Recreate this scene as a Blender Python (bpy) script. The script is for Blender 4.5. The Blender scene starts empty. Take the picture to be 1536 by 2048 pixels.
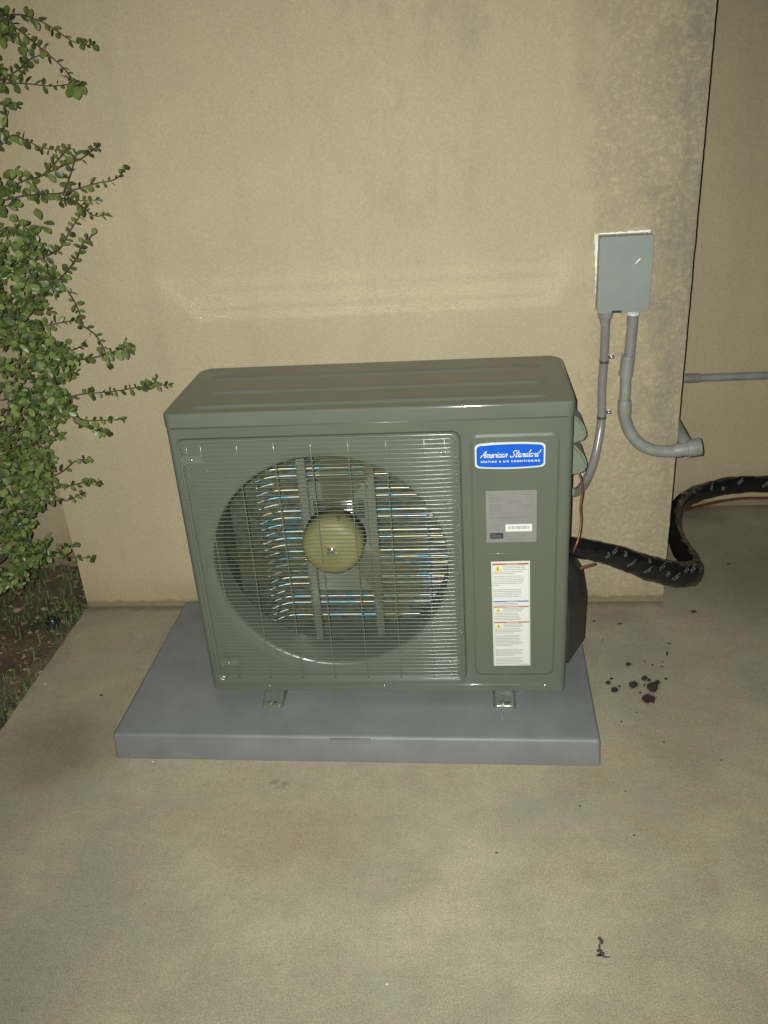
import bpy, bmesh, math, random
from mathutils import Vector, Matrix, noise
random.seed(7)
sc = bpy.context.scene
col = sc.collection
PI = math.pi

# ---------------------------------------------------------------- camera
CAM = Vector((0.7297168, -1.9003230, 1.5878024))
RIGHT = Vector((0.99448754, 0.08300802, -0.06406404))
DOWN = Vector((-0.02039462, -0.44618067, -0.8947105))
FWD = Vector((-0.10285229, 0.891085, -0.4420282))
FPX = 1747.514
cd = bpy.data.cameras.new('camera')
cam = bpy.data.objects.new('camera', cd); col.objects.link(cam)
m = Matrix((RIGHT, -DOWN, -FWD)).transposed().to_4x4(); m.translation = CAM
cam.matrix_world = m
cd.sensor_fit = 'VERTICAL'; cd.sensor_height = 36; cd.lens = FPX / 2048 * 36
cd.clip_start = 0.05; cd.clip_end = 500
sc.camera = cam

# ---------------------------------------------------------------- night sky, phone flash, exposure
w = bpy.data.worlds.new('World'); sc.world = w; w.use_nodes = True
nt = w.node_tree; nt.nodes.clear()
sky = nt.nodes.new('ShaderNodeTexSky'); sky.sky_type = 'NISHITA'; sky.sun_disc = False
sky.sun_elevation = math.radians(1.0); sky.sun_rotation = math.radians(200)
bg = nt.nodes.new('ShaderNodeBackground'); bg.inputs[1].default_value = 0.03
wo = nt.nodes.new('ShaderNodeOutputWorld')
nt.links.new(sky.outputs[0], bg.inputs[0]); nt.links.new(bg.outputs[0], wo.inputs[0])

fl = bpy.data.lights.new('flash', 'SPOT')          # the phone's flash LED beside the lens
fl.energy = 306; fl.color = (0.96, 1.0, 0.955); fl.shadow_soft_size = 0.0035
fl.spot_size = math.radians(108); fl.spot_blend = 1.0
flash = bpy.data.objects.new('flash', fl); col.objects.link(flash)
m2 = Matrix((RIGHT, -DOWN, -(FWD - DOWN * 0.02).normalized())).transposed().to_4x4()
m2.translation = CAM - RIGHT * 0.021 - DOWN * 0.007
flash.matrix_world = m2

sc.view_settings.view_transform = 'Standard'; sc.view_settings.look = 'None'
sc.view_settings.exposure = 0.0; sc.view_settings.gamma = 1.0
sc.cycles.blur_glossy = 0.0; sc.cycles.sample_clamp_indirect = 0.0
sc.cycles.use_guiding = True; sc.cycles.guiding_training_samples = 128
sc.cycles.max_bounces = 6; sc.cycles.transparent_max_bounces = 8

def at(u, v, ax, val):
    """point where the sight line of photo pixel (u, v) meets the real plane ax = val"""
    q = RIGHT * ((u - 768) / FPX) + DOWN * ((v - 1024) / FPX) + FWD
    i = 'xyz'.index(ax)
    return CAM + q * ((val - CAM[i]) / q[i])

# ---------------------------------------------------------------- dimensions
TP = 0.0802            # pad top
W, H, D, Z0 = 0.96, 0.8102, 0.3612, 0.1052
ZT = Z0 + H; LID = 0.0336; ZS = ZT - LID
YW = 0.6007; XWL = -0.6262; XWR = 1.3377; YB = 1.2971

# ---------------------------------------------------------------- materials
def mat(name):
    m = bpy.data.materials.new(name); m.use_nodes = True
    return m, m.node_tree, m.node_tree.nodes['Principled BSDF']
def simple(name, c, rough=0.5, metal=0.0, var=0.0, vscale=20, bump=0.0, bscale=200, coat=0, spec=None):
    m, t, b = mat(name)
    b.inputs['Roughness'].default_value = rough; b.inputs['Metallic'].default_value = metal
    b.inputs['Base Color'].default_value = (*c, 1)
    if coat: b.inputs['Coat Weight'].default_value = coat; b.inputs['Coat Roughness'].default_value = 0.06
    if spec is not None: b.inputs['Specular IOR Level'].default_value = spec
    tc = t.nodes.new('ShaderNodeTexCoord')
    if var:
        n = t.nodes.new('ShaderNodeTexNoise'); n.inputs['Scale'].default_value = vscale; n.inputs['Detail'].default_value = 5
        t.links.new(tc.outputs['Object'], n.inputs['Vector'])
        mr = t.nodes.new('ShaderNodeMapRange'); mr.inputs[1].default_value = 0.3; mr.inputs[2].default_value = 0.7
        mr.inputs[3].default_value = 1 - var; mr.inputs[4].default_value = 1 + var
        t.links.new(n.outputs[0], mr.inputs[0])
        mx = t.nodes.new('ShaderNodeMix'); mx.data_type = 'RGBA'; mx.blend_type = 'MULTIPLY'; mx.inputs[0].default_value = 1
        mx.inputs[6].default_value = (*c, 1)
        t.links.new(mr.outputs[0], mx.inputs[7]); t.links.new(mx.outputs[2], b.inputs['Base Color'])
    if bump:
        n2 = t.nodes.new('ShaderNodeTexNoise'); n2.inputs['Scale'].default_value = bscale; n2.inputs['Detail'].default_value = 4
        t.links.new(tc.outputs['Object'], n2.inputs['Vector'])
        bp = t.nodes.new('ShaderNodeBump'); bp.inputs['Strength'].default_value = bump; bp.inputs['Distance'].default_value = 0.002
        t.links.new(n2.outputs[0], bp.inputs['Height']); t.links.new(bp.outputs[0], b.inputs['Normal'])
    return m

class NG:
    """small node-graph writer"""
    def __init__(s, t): s.t = t
    def n(s, typ, **k):
        nd = s.t.nodes.new(typ)
        for a, v in k.items(): setattr(nd, a, v)
        return nd
    def l(s, a, b): s.t.links.new(a, b)
    def noise(s, vec, scale, detail=5, rough=0.55, dist=0):
        nd = s.n('ShaderNodeTexNoise'); nd.inputs['Scale'].default_value = scale; nd.inputs['Detail'].default_value = detail
        nd.inputs['Roughness'].default_value = rough; nd.inputs['Distortion'].default_value = dist
        s.l(vec, nd.inputs['Vector']); return nd.outputs[0]
    def rng(s, v, a, b, c=0.0, d=1.0, smooth=True):
        nd = s.n('ShaderNodeMapRange')
        if smooth: nd.interpolation_type = 'SMOOTHSTEP'
        for i, x in zip((1, 2, 3, 4), (a, b, c, d)): nd.inputs[i].default_value = x
        s.l(v, nd.inputs[0]); return nd.outputs[0]
    def math(s, op, a, b=None, clamp=False):
        nd = s.n('ShaderNodeMath', operation=op, use_clamp=clamp)
        for i, x in enumerate((a, b)):
            if x is None: continue
            if isinstance(x, (int, float)): nd.inputs[i].default_value = x
            else: s.l(x, nd.inputs[i])
        return nd.outputs[0]
    def mix(s, f, a, b, blend='MIX'):
        nd = s.n('ShaderNodeMix', data_type='RGBA', blend_type=blend)
        for i, x in ((0, f), (6, a), (7, b)):
            if isinstance(x, (int, float)): nd.inputs[i].default_value = x
            elif isinstance(x, tuple): nd.inputs[i].default_value = (*x, 1)
            else: s.l(x, nd.inputs[i])
        return nd.outputs[2]
    def mapped(s, vec, scale):
        nd = s.n('ShaderNodeMapping'); nd.inputs['Scale'].default_value = scale; s.l(vec, nd.inputs[0]); return nd.outputs[0]
    def bump(s, h, strength, dist, norm=None):
        nd = s.n('ShaderNodeBump'); nd.inputs['Strength'].default_value = strength; nd.inputs['Distance'].default_value = dist
        s.l(h, nd.inputs['Height'])
        if norm: s.l(norm, nd.inputs['Normal'])
        return nd.outputs[0]

def stucco_mat():
    m, t, b = mat('stucco'); g = NG(t)
    pos = g.n('ShaderNodeNewGeometry').outputs['Position']
    sx = g.n('ShaderNodeSeparateXYZ'); g.l(pos, sx.inputs[0]); X, Y, Z = sx.outputs
    big = g.noise(pos, 1.6, 4); mid = g.noise(pos, 9, 6); fine = g.noise(pos, 260, 3, .6); grit = g.noise(pos, 90, 4, .7)
    base = g.mix(g.rng(big, .35, .65), (0.415, 0.345, 0.222), (0.455, 0.375, 0.24))
    base = g.mix(g.math('MULTIPLY', g.rng(mid, .35, .7), .35), base, (0.39, 0.33, 0.225))
    # roughly trowelled strip towards the right-hand corner, with mildew
    wob = g.math('ADD', X, g.math('MULTIPLY', g.math('SUBTRACT', mid, .5), .25))
    strip = g.math('MULTIPLY', g.rng(wob, 1.02, 1.10), g.math('LESS_THAN', Y, .9))
    edge = g.math('MULTIPLY', g.rng(wob, 1.17, 1.33), g.math('LESS_THAN', Y, .9))
    spk = g.rng(g.noise(pos, 62, 7, .75), .40, .68)
    mild = g.math('MULTIPLY', g.math('MULTIPLY', edge, g.rng(Z, .35, .9, .35, 1)), g.math('ADD', g.math('MULTIPLY', spk, .35), .45))
    base = g.mix(g.math('MULTIPLY', strip, g.math('MULTIPLY', spk, .20)), base, (0.27, 0.235, 0.17))
    base = g.mix(g.math('MULTIPLY', mild, .66), base, (0.19, 0.175, 0.145))
    # dark blooms high on the wall
    d1 = g.n('ShaderNodeVectorMath', operation='DISTANCE'); g.l(g.mapped(pos, (1, 1, .45)), d1.inputs[0]); d1.inputs[1].default_value = (.60, YW, .77)
    bl = g.math('MULTIPLY', g.rng(d1.outputs['Value'], .38, .05), g.rng(g.noise(g.mapped(pos, (1, 1, .5)), 9, 7, .7), .45, .68))
    base = g.mix(g.math('MULTIPLY', bl, .38), base, (0.2, 0.18, 0.14))
    d2 = g.rng(g.math('ABSOLUTE', g.math('SUBTRACT', X, 1.03)), .05, 0)
    st = g.math('MULTIPLY', g.math('MULTIPLY', d2, g.rng(Z, 1.2, 1.6)), .22)
    base = g.mix(g.math('MULTIPLY', st, g.math('LESS_THAN', Y, .9)), base, (0.28, .21, .13))
    # splash dirt along the foot
    foot = g.rng(g.math('ADD', Z, g.math('MULTIPLY', g.math('SUBTRACT', g.noise(pos, 22, 6, .7), .5), .035)), .030, .018)
    base = g.mix(g.math('MULTIPLY', foot, .75), base, (0.16, 0.12, 0.075))
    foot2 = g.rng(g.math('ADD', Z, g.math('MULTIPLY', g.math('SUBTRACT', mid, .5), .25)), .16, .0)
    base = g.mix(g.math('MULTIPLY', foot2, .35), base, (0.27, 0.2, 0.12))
    pits = g.rng(g.noise(pos, 30, 2, .5), .77, .79)
    base = g.mix(g.math('MULTIPLY', pits, .35), base, (0.14, .1, .07))
    streak = g.noise(g.mapped(pos, (9, 9, .8)), 1.0, 5, .65)
    base = g.mix(g.math('MULTIPLY', g.rng(streak, .45, .72), .22), base, (0.30, .275, .195))
    base = g.mix(g.math('MULTIPLY', g.math('MULTIPLY', g.rng(streak, .4, .62), edge), .35), base, (0.17, .16, .13))
    base = g.mix(1.0, base, g.mix(grit, (0.84, .84, .84), (1.16, 1.16, 1.16)), 'MULTIPLY')
    base = g.mix(1.0, base, g.mix(g.rng(fine, .3, .7), (0.92, .92, .92), (1.08, 1.08, 1.08)), 'MULTIPLY')
    g.l(base, b.inputs['Base Color'])
    b.inputs['Roughness'].default_value = .92; b.inputs['Specular IOR Level'].default_value = .15
    hgt = g.math('ADD', g.math('MULTIPLY', fine, .5), g.math('ADD', g.math('MULTIPLY', mid, .9), g.math('MULTIPLY', g.math('MULTIPLY', spk, g.math('ADD', strip, .1)), 1.1)))
    g.l(g.bump(hgt, .5, .004), b.inputs['Normal'])
    return m

def concrete_mat():
    m, t, b = mat('concrete'); g = NG(t)
    pos = g.n('ShaderNodeNewGeometry').outputs['Position']
    sx = g.n('ShaderNodeSeparateXYZ'); g.l(pos, sx.inputs[0]); X, Y, Z = sx.outputs
    big = g.noise(pos, 1.9, 5, .6); mid = g.noise(pos, 7, 6, .65, .4); fine = g.noise(pos, 240, 3, .6); grit = g.noise(pos, 70, 4, .7)
    brush = g.noise(g.mapped(pos, (60, 3, 1)), 1.0, 4, .6); sweep = g.noise(g.mapped(pos, (5, 14, 1)), 1.0, 6, .7, 1.2); salt = g.noise(pos, 260, 2, .7)
    base = g.mix(g.rng(big, .35, .65), (0.262, 0.235, 0.165), (0.35, 0.306, 0.205))
    base = g.mix(g.math('MULTIPLY', g.rng(mid, .4, .7), .5), base, (0.25, 0.222, 0.155))
    warm = g.rng(g.noise(pos, 2.4, 4, .6, .8), .52, .72)
    base = g.mix(g.math('MULTIPLY', warm, .4), base, (0.30, 0.225, 0.125))
    # rusty yellow stain at the left of the pad, damp grime by the wall on the right
    def blob(c, r0, r1, sc_=(1, 1, 1)):
        d = g.n('ShaderNodeVectorMath', operation='DISTANCE'); g.l(g.mapped(pos, sc_), d.inputs[0]); d.inputs[1].default_value = tuple(a * s_ for a, s_ in zip(c, sc_))
        return g.rng(g.math('ADD', d.outputs['Value'], g.math('MULTIPLY', g.math('SUBTRACT', mid, .5), .35)), r1, r0)
    base = g.mix(g.math('MULTIPLY', blob((-.42, -.12, 0), .02, .24), .55), base, (0.17, 0.125, 0.065))
    base = g.mix(g.math('MULTIPLY', blob((.30, -.42, 0), .02, .35, (1, 1.8, 1)), .30), base, (0.28, 0.19, 0.10))
    base = g.mix(g.math('MULTIPLY', blob((1.75, .75, 0), .05, .5), .6), base, (0.155, 0.125, 0.075))
    base = g.mix(g.math('MULTIPLY', blob((1.17, .50, 0), .02, .16, (1, 1.6, 1)), .4), base, (0.13, 0.115, 0.085))
    base = g.mix(g.math('MULTIPLY', blob((1.55, 1.22, 0), .02, .20, (1, 1.8, 1)), .65), base, (0.085, 0.085, 0.06))
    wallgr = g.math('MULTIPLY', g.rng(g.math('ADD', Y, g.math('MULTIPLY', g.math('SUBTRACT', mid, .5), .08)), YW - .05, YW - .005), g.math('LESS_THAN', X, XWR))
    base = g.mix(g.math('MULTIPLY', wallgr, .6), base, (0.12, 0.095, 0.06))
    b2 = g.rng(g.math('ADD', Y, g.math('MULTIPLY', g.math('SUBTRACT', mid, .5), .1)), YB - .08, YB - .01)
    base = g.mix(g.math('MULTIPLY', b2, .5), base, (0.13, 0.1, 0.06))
    sm = blob((.22, -.245, 0), .005, .045, (1, 2.2, 1))
    base = g.mix(g.math('MULTIPLY', sm, g.rng(g.noise(pos, 40, 4), .4, .6, 0, .55)), base, (0.12, 0.1, 0.075))
    base = g.mix(1.0, base, g.mix(grit, (0.8, .8, .8), (1.2, 1.2, 1.2)), 'MULTIPLY')
    base = g.mix(1.0, base, g.mix(brush, (0.95, .95, .95), (1.05, 1.05, 1.05)), 'MULTIPLY')
    base = g.mix(1.0, base, g.mix(sweep, (0.84, .84, .85), (1.16, 1.16, 1.15)), 'MULTIPLY')
    base = g.mix(1.0, base, g.mix(g.rng(salt, .3, .7), (0.80, .80, .80), (1.20, 1.20, 1.20)), 'MULTIPLY')
    base = g.mix(g.rng(g.noise(pos, 3.1, 3, .5, 1.5), .55, .7, 0, .35), base, (.26, .262, .2))
    base = g.mix(g.rng(g.noise(pos, 55, 2, .5), .74, .78, 0, .5), base, (.12, .1, .07))
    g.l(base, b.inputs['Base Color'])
    b.inputs['Roughness'].default_value = .85; b.inputs['Specular IOR Level'].default_value = .25
    hgt = g.math('ADD', g.math('MULTIPLY', fine, .5), g.math('ADD', mid, g.math('MULTIPLY', brush, .5)))
    g.l(g.bump(hgt, .35, .003), b.inputs['Normal'])
    return m

def coil_mat():
    m, t, b = mat('coil_aluminium_glint_tint'); g = NG(t)
    pos = g.n('ShaderNodeNewGeometry').outputs['Position']
    nz = g.noise(g.mapped(pos, (26, 1, 45)), 1.0, 2, .5)
    cr = g.n('ShaderNodeValToRGB'); g.l(nz, cr.inputs[0])  # blue and yellow iridescence of the fin glints, painted into the base colour
    e = cr.color_ramp.elements
    e[0].position = .36; e[0].color = (.22, .62, .78, 1)
    e[1].position = .64; e[1].color = (.80, .66, .30, 1)
    e2 = cr.color_ramp.elements.new(.46); e2.color = (.7, .72, .7, 1)
    e3 = cr.color_ramp.elements.new(.55); e3.color = (.74, .72, .62, 1)
    g.l(cr.outputs[0], b.inputs['Base Color'])
    b.inputs['Metallic'].default_value = 1; b.inputs['Roughness'].default_value = .45
    b.inputs['Anisotropic'].default_value = .95
    tg = g.n('ShaderNodeCombineXYZ'); tg.inputs[0].default_value = 1.0
    g.l(tg.outputs[0], b.inputs['Tangent']); b.inputs['Anisotropic Rotation'].default_value = 0.0
    return m

def leaf_mat(name, c1, c2, c3):
    m, t, b = mat(name); g = NG(t)
    pos = g.n('ShaderNodeNewGeometry').outputs['Position']
    oi = g.n('ShaderNodeObjectInfo').outputs['Random']
    n1 = g.noise(pos, 24, 3, .6)
    f = g.math('FRACT', g.math('ADD', g.rng(n1, .3, .7), g.math('MULTIPLY', oi, .6)))
    base = g.mix(g.rng(n1, .35, .65), c1, c2)
    base = g.mix(g.math('MULTIPLY', g.rng(f, .7, 1), .6), base, c3)
    g.l(base, b.inputs['Base Color'])
    b.inputs['Roughness'].default_value = .36; b.inputs['Specular IOR Level'].default_value = .26
    g.l(g.bump(g.noise(pos, 300, 2), .3, .001), b.inputs['Normal'])
    return m

def soil_mat():
    m, t, b = mat('soil'); g = NG(t)
    pos = g.n('ShaderNodeNewGeometry').outputs['Position']
    n1 = g.noise(pos, 5, 6, .6); n2 = g.noise(pos, 60, 5, .7); n3 = g.noise(pos, 3, 4)
    base = g.mix(g.rng(n1, .35, .65), (.10, .068, .040), (.16, .115, .068))
    base = g.mix(g.math('MULTIPLY', g.rng(n3, .45, .62), .6), base, (.045, .055, .022))
    base = g.mix(g.rng(n2, .6, .75, 0, .7), base, (.2, .15, .095))
    base = g.mix(g.rng(n2, .45, .3, 0, .6), base, (.02, .014, .009))
    g.l(base, b.inputs['Base Color']); b.inputs['Roughness'].default_value = .95
    g.l(g.bump(n2, .8, .01), b.inputs['Normal'])
    return m

M = {}
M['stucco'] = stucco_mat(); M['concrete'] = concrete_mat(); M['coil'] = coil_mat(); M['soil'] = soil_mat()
M['paint'] = simple('unit_paint', (.100, .110, .083), .30, var=.05, vscale=6, bump=.10, bscale=700, coat=.25)
M['lid'] = simple('lid_paint', (.108, .117, .093), .09, spec=.32, var=.06, vscale=5, bump=.01, bscale=30)
M['wire'] = simple('wire_paint', (.125, .138, .105), .19, bump=.10, bscale=300, spec=.9)
M['panel_groove'] = M['paint']
M['inner'] = simple('cavity_paint', (.09, .10, .072), .35, var=.2)
M['dark'] = simple('dark_cavity', (.018, .02, .017), .6)
M['fin'] = simple('coil_fins', (.075, .085, .058), .5, .2, var=.4, vscale=60)
M['hub'] = simple('hub_plastic', (.175, .162, .056), .58, var=.10, vscale=18)
M['bracket'] = simple('bracket_metal', (.17, .18, .14), .28, .25, bump=.1, bscale=60)
M['galv'] = simple('galvanised', (.45, .45, .40), .25, .9, bump=.4, bscale=80)
M['screw'] = simple('screw_steel', (.55, .55, .5), .2, .9)
M['pad'] = simple('pad_plastic', (.170, .172, .172), .45, var=.10, vscale=9, bump=.45, bscale=380)
M['box'] = simple('box_paint', (.235, .255, .228), .33, var=.06, vscale=9, bump=.15, bscale=400)
M['caulk'] = simple('caulk', (.68, .67, .58), .6, var=.08, vscale=30, bump=.6, bscale=120)
M['pvc'] = simple('pvc_conduit', (.215, .205, .195), .38, var=.14, vscale=22, bump=.15, bscale=150)
M['pvc2'] = simple('pvc_conduit_old', (.235, .235, .205), .5, var=.16, vscale=20, bump=.3, bscale=90)
M['flex'] = simple('flexible_conduit', (.215, .200, .190), .25, var=.06)
M['tape'] = simple('black_tape', (.009, .009, .010), .17, bump=.25, bscale=26)
M['tape_print'] = simple('tape_print', (.22, .235, .22), .5)
M['copper'] = simple('copper', (.48, .19, .09), .32, .85, var=.25, vscale=40)
M['copper_dull'] = simple('copper_dull', (.27, .12, .065), .5, .5, var=.3, vscale=60)
M['valve'] = simple('valve_cover_plastic', (.026, .027, .026), .45, var=.2)
M['handle'] = simple('handle_plastic', (.150, .180, .128), .42, var=.08)
M['silver'] = simple('badge_silver', (.62, .64, .64), .28, .2)
M['blue'] = simple('badge_blue', (.008, .085, .46), .3, var=.1, vscale=30)
M['white'] = simple('print_white', (.78, .78, .76), .45)
M['label'] = simple('label_paper', (.60, .60, .55), .45, var=.02)
M['plate'] = simple('plate_foil', (.225, .218, .198), .38, .15, var=.05)
M['ink'] = simple('ink_grey', (.22, .22, .20), .6)
M['ink2'] = simple('ink_soft', (.135, .133, .122), .6)
M['ink_dark'] = simple('ink_black', (.03, .032, .034), .5)
M['orange'] = simple('bar_orange', (.36, .125, .045), .5)
M['lblue'] = simple('bar_blue', (.06, .16, .34), .5)
M['yellow'] = simple('triangle_yellow', (.62, .52, .045), .45)
M['oil'] = simple('oil_stain', (.040, .026, .019), .55, var=.4, vscale=60)
M['damp'] = simple('dark_scuff', (.045, .045, .035), .7, var=.4, vscale=80)
M['bark'] = simple('bark', (.085, .058, .035), .8, var=.3, vscale=60)
M['leaf'] = leaf_mat('leaf_green', (.090, .132, .032), (.140, .178, .050), (.185, .190, .070))
M['leaf_d'] = leaf_mat('leaf_deep', (.032, .054, .018), (.075, .104, .032), (.135, .145, .052))
M['leaf_t'] = leaf_mat('leaf_tan', (.085, .10, .040), (.11, .11, .05), (.14, .115, .055))
M['grass'] = simple('grass', (.10, .13, .04), .7, var=.4, vscale=15)
M['litter'] = simple('leaf_litter', (.22, .155, .09), .8, var=.6, vscale=30)
M['black_plastic'] = simple('black_plastic', (.016, .02, .02), .35)
def halo_mat():
    m, t, b = mat('oil_soak'); g = NG(t)
    pos = g.n('ShaderNodeNewGeometry').outputs['Position']
    b.inputs['Base Color'].default_value = (.075, .058, .038, 1); b.inputs['Roughness'].default_value = .7
    g.l(g.rng(g.noise(pos, 160, 4, .7), .35, .7, .04, .34), b.inputs['Alpha'])
    return m
M['oil_soak'] = halo_mat()
M['foot'] = simple('foot_metal', (.16, .18, .145), .16, .35, bump=.3, bscale=70, coat=1)
def blade_mat():
    m, t, b = mat('smoked_blade_plastic')
    b.inputs['Base Color'].default_value = (.17, .17, .085, 1); b.inputs['Roughness'].default_value = .4
    b.inputs['Alpha'].default_value = .30
    return m
M['blade'] = blade_mat()

# ---------------------------------------------------------------- object helpers
def tag(o, label=None, cat=None, group=None, kind=None):
    if label: o['label'] = label
    if cat: o['category'] = cat
    if group: o['group'] = group
    if kind: o['kind'] = kind
    return o
ORG = {}
def empty(name, loc, label, cat, group=None):
    o = bpy.data.objects.new(name, None); o.empty_display_size = .05; col.objects.link(o); o.location = loc
    ORG[o.name] = Vector(loc)
    return tag(o, label, cat, group)
def build(name, mb, material, parent=None, smooth=False, bevel=0, seg=2, org=None):
    """mesh given in world coordinates, linked as one object whose origin is its thing's origin"""
    bm = mb.bm if isinstance(mb, MB) else mb
    if bevel:
        bmesh.ops.remove_doubles(bm, verts=bm.verts, dist=1e-5)
        es = [e for e in bm.edges if len(e.link_faces) == 2 and e.calc_face_angle(0) > .5]
        bmesh.ops.bevel(bm, geom=es, offset=bevel, segments=seg, affect='EDGES', clamp_overlap=True)
    base = ORG[parent.name] if parent else (Vector(org) if org is not None else Vector((0, 0, 0)))
    bmesh.ops.translate(bm, verts=bm.verts, vec=-base)
    me = bpy.data.meshes.new(name); bm.to_mesh(me); bm.free()
    me.materials.append(M[material] if isinstance(material, str) else material)
    if smooth:
        me.polygons.foreach_set('use_smooth', [True] * len(me.polygons))
        if smooth != 2: me.set_sharp_from_angle(angle=math.radians(38))
    o = bpy.data.objects.new(name, me); col.objects.link(o)
    if parent: o.parent = parent
    else: o.location = base
    ORG[o.name] = base
    return o

class MB:
    def __init__(s): s.bm = bmesh.new()
    def verts(s, pts): return [s.bm.verts.new(p) for p in pts]
    def face(s, vs):
        try: return s.bm.faces.new(vs)
        except ValueError: return None
    def poly(s, pts): return s.face(s.verts(pts))
    def box(s, x0, x1, y0, y1, z0, z1):
        v = s.verts([(x, y, z) for z in (z0, z1) for y in (y0, y1) for x in (x0, x1)])
        for f in ((0, 2, 3, 1), (4, 5, 7, 6), (0, 1, 5, 4), (2, 6, 7, 3), (0, 4, 6, 2), (1, 3, 7, 5)): s.face([v[i] for i in f])
        return s
    def prism(s, outline, axis, a, b, caps=True):
        """2D outline extruded along an axis from a to b"""
        def p(q, t):
            return {'y': (q[0], t, q[1]), 'z': (q[0], q[1], t), 'x': (t, q[0], q[1])}[axis]
        A = s.verts([p(q, a) for q in outline]); B = s.verts([p(q, b) for q in outline]); n = len(A)
        for i in range(n): s.face([A[i], A[(i + 1) % n], B[(i + 1) % n], B[i]])
        if caps: s.face(A[::-1]); s.face(B)
        bmesh.ops.recalc_face_normals(s.bm, faces=s.bm.faces)
        return s
    def tube(s, pts, r, n=12, caps=True, flat=1.0, up=None, rf=None):
        """sweep a circle (or flattened ring) of radius r (number or list) along pts"""
        pts = [Vector(p) for p in pts]; N = len(pts)
        rs = r if isinstance(r, (list, tuple)) else [r] * N
        t0 = (pts[1] - pts[0]).normalized()
        nrm = Vector(up) if up else (Vector((0, 0, 1)) if abs(t0.z) < .9 else Vector((0, 1, 0)))
        nrm = (nrm - t0 * nrm.dot(t0)).normalized()
        rings = []; s.frames = []
        for i, p in enumerate(pts):
            t = (pts[min(i + 1, N - 1)] - pts[max(i - 1, 0)]).normalized()
            nrm = (nrm - t * nrm.dot(t)).normalized(); bi = t.cross(nrm)
            s.frames.append((p, t, nrm.copy(), bi, rs[i]))
            ring = []
            for k in range(n):
                a = 2 * PI * k / n
                rr = rs[i] * (rf(i, a) if rf else 1)
                ring.append(s.bm.verts.new(p + nrm * (math.cos(a) * rr) + bi * (math.sin(a) * rr * flat)))
            rings.append(ring)
        for i in range(N - 1):
            for k in range(n): s.face([rings[i][k], rings[i][(k + 1) % n], rings[i + 1][(k + 1) % n], rings[i + 1][k]])
        if caps: s.face(rings[0][::-1]); s.face(rings[-1])
        return s
    def lathe(s, prof, c, axis='y', n=48, a0=0, a1=2 * PI):
        """profile [(radius, along)] turned about an axis through c"""
        full = abs(a1 - a0 - 2 * PI) < 1e-6; m_ = n if full else n + 1; rings = []
        for r, h in prof:
            ring = []
            for k in range(m_):
                a = a0 + (a1 - a0) * k / n; u, v = math.cos(a) * r, math.sin(a) * r
                o = {'y': (u, h, v), 'z': (u, v, h), 'x': (h, u, v)}[axis]
                ring.append(s.bm.verts.new((c[0] + o[0], c[1] + o[1], c[2] + o[2])))
            rings.append(ring)
        for i in range(len(prof) - 1):
            for k in range(n):
                k2 = (k + 1) % m_
                s.face([rings[i][k], rings[i][k2], rings[i + 1][k2], rings[i + 1][k]])
        bmesh.ops.remove_doubles(s.bm, verts=s.bm.verts, dist=1e-6)
        bmesh.ops.recalc_face_normals(s.bm, faces=s.bm.faces)
        return s
    def fill(s, loops, normal):
        """flat face with holes; loops of 3D points in one plane"""
        es = []
        for L in loops:
            vs = s.verts(L)
            for i in range(len(vs)): es.append(s.bm.edges.new((vs[i], vs[(i + 1) % len(vs)])))
        r = bmesh.ops.triangle_fill(s.bm, use_beauty=True, use_dissolve=False, edges=es, normal=normal)
        for f in r['geom']:
            if isinstance(f, bmesh.types.BMFace):
                f.normal_update()
                if f.normal.dot(Vector(normal)) < 0: f.normal_flip()
        return s
    def bridge(s, A, B):
        A = s.verts(A); B = s.verts(B); n = len(A)
        for i in range(n): s.face([A[i], A[(i + 1) % n], B[(i + 1) % n], B[i]])
        return s

def spline(pts, per=8):
    pts = [Vector(p) for p in pts]; out = []
    P = [pts[0] * 2 - pts[1]] + pts + [pts[-1] * 2 - pts[-2]]
    for i in range(1, len(P) - 2):
        for k in range(per):
            t = k / per; a, b, c, d = P[i - 1], P[i], P[i + 1], P[i + 2]
            out.append(.5 * ((2 * b) + (c - a) * t + (2 * a - 5 * b + 4 * c - d) * t * t + (3 * b - a - 3 * c + d) * t ** 3))
    out.append(pts[-1].copy()); return out

def rrect(x0, x1, z0, z1, r, n=6):
    out = []
    for cx, cz, a in ((x1 - r, z1 - r, 0), (x0 + r, z1 - r, 90), (x0 + r, z0 + r, 180), (x1 - r, z0 + r, 270)):
        for k in range(n + 1):
            t = math.radians(a + 90 * k / n); out.append((cx + r * math.cos(t), cz + r * math.sin(t)))
    return out
def XZ(L, y): return [(x, y, z) for x, z in L]

# ================================================================ SETTING
# soil
mb = MB(); n = 90
vs = {}
for i in range(n + 1):
    for j in range(n + 1):
        x = -5 + (XWL + .004 + 5) * (1 - (1 - i / n) ** 2.2); y = -3 + 4.6 * j / n
        z = -.045 + .028 * (noise.fractal(Vector((x * 5, y * 5, 0)), 1, 2, 4)) + .02 * noise.noise(Vector((x * 23, y * 23, 3)))
        vs[i, j] = mb.bm.verts.new((x, y, z))
for i in range(n):
    for j in range(n): mb.face([vs[i, j], vs[i + 1, j], vs[i + 1, j + 1], vs[i, j + 1]])
tag(build('soil_ground', mb, 'soil', smooth=2), kind='structure')
mb = MB(); mb.box(-40, 40, -40, 40, -.5, -.16)
tag(build('ground', mb, 'soil'), kind='structure')
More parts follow.
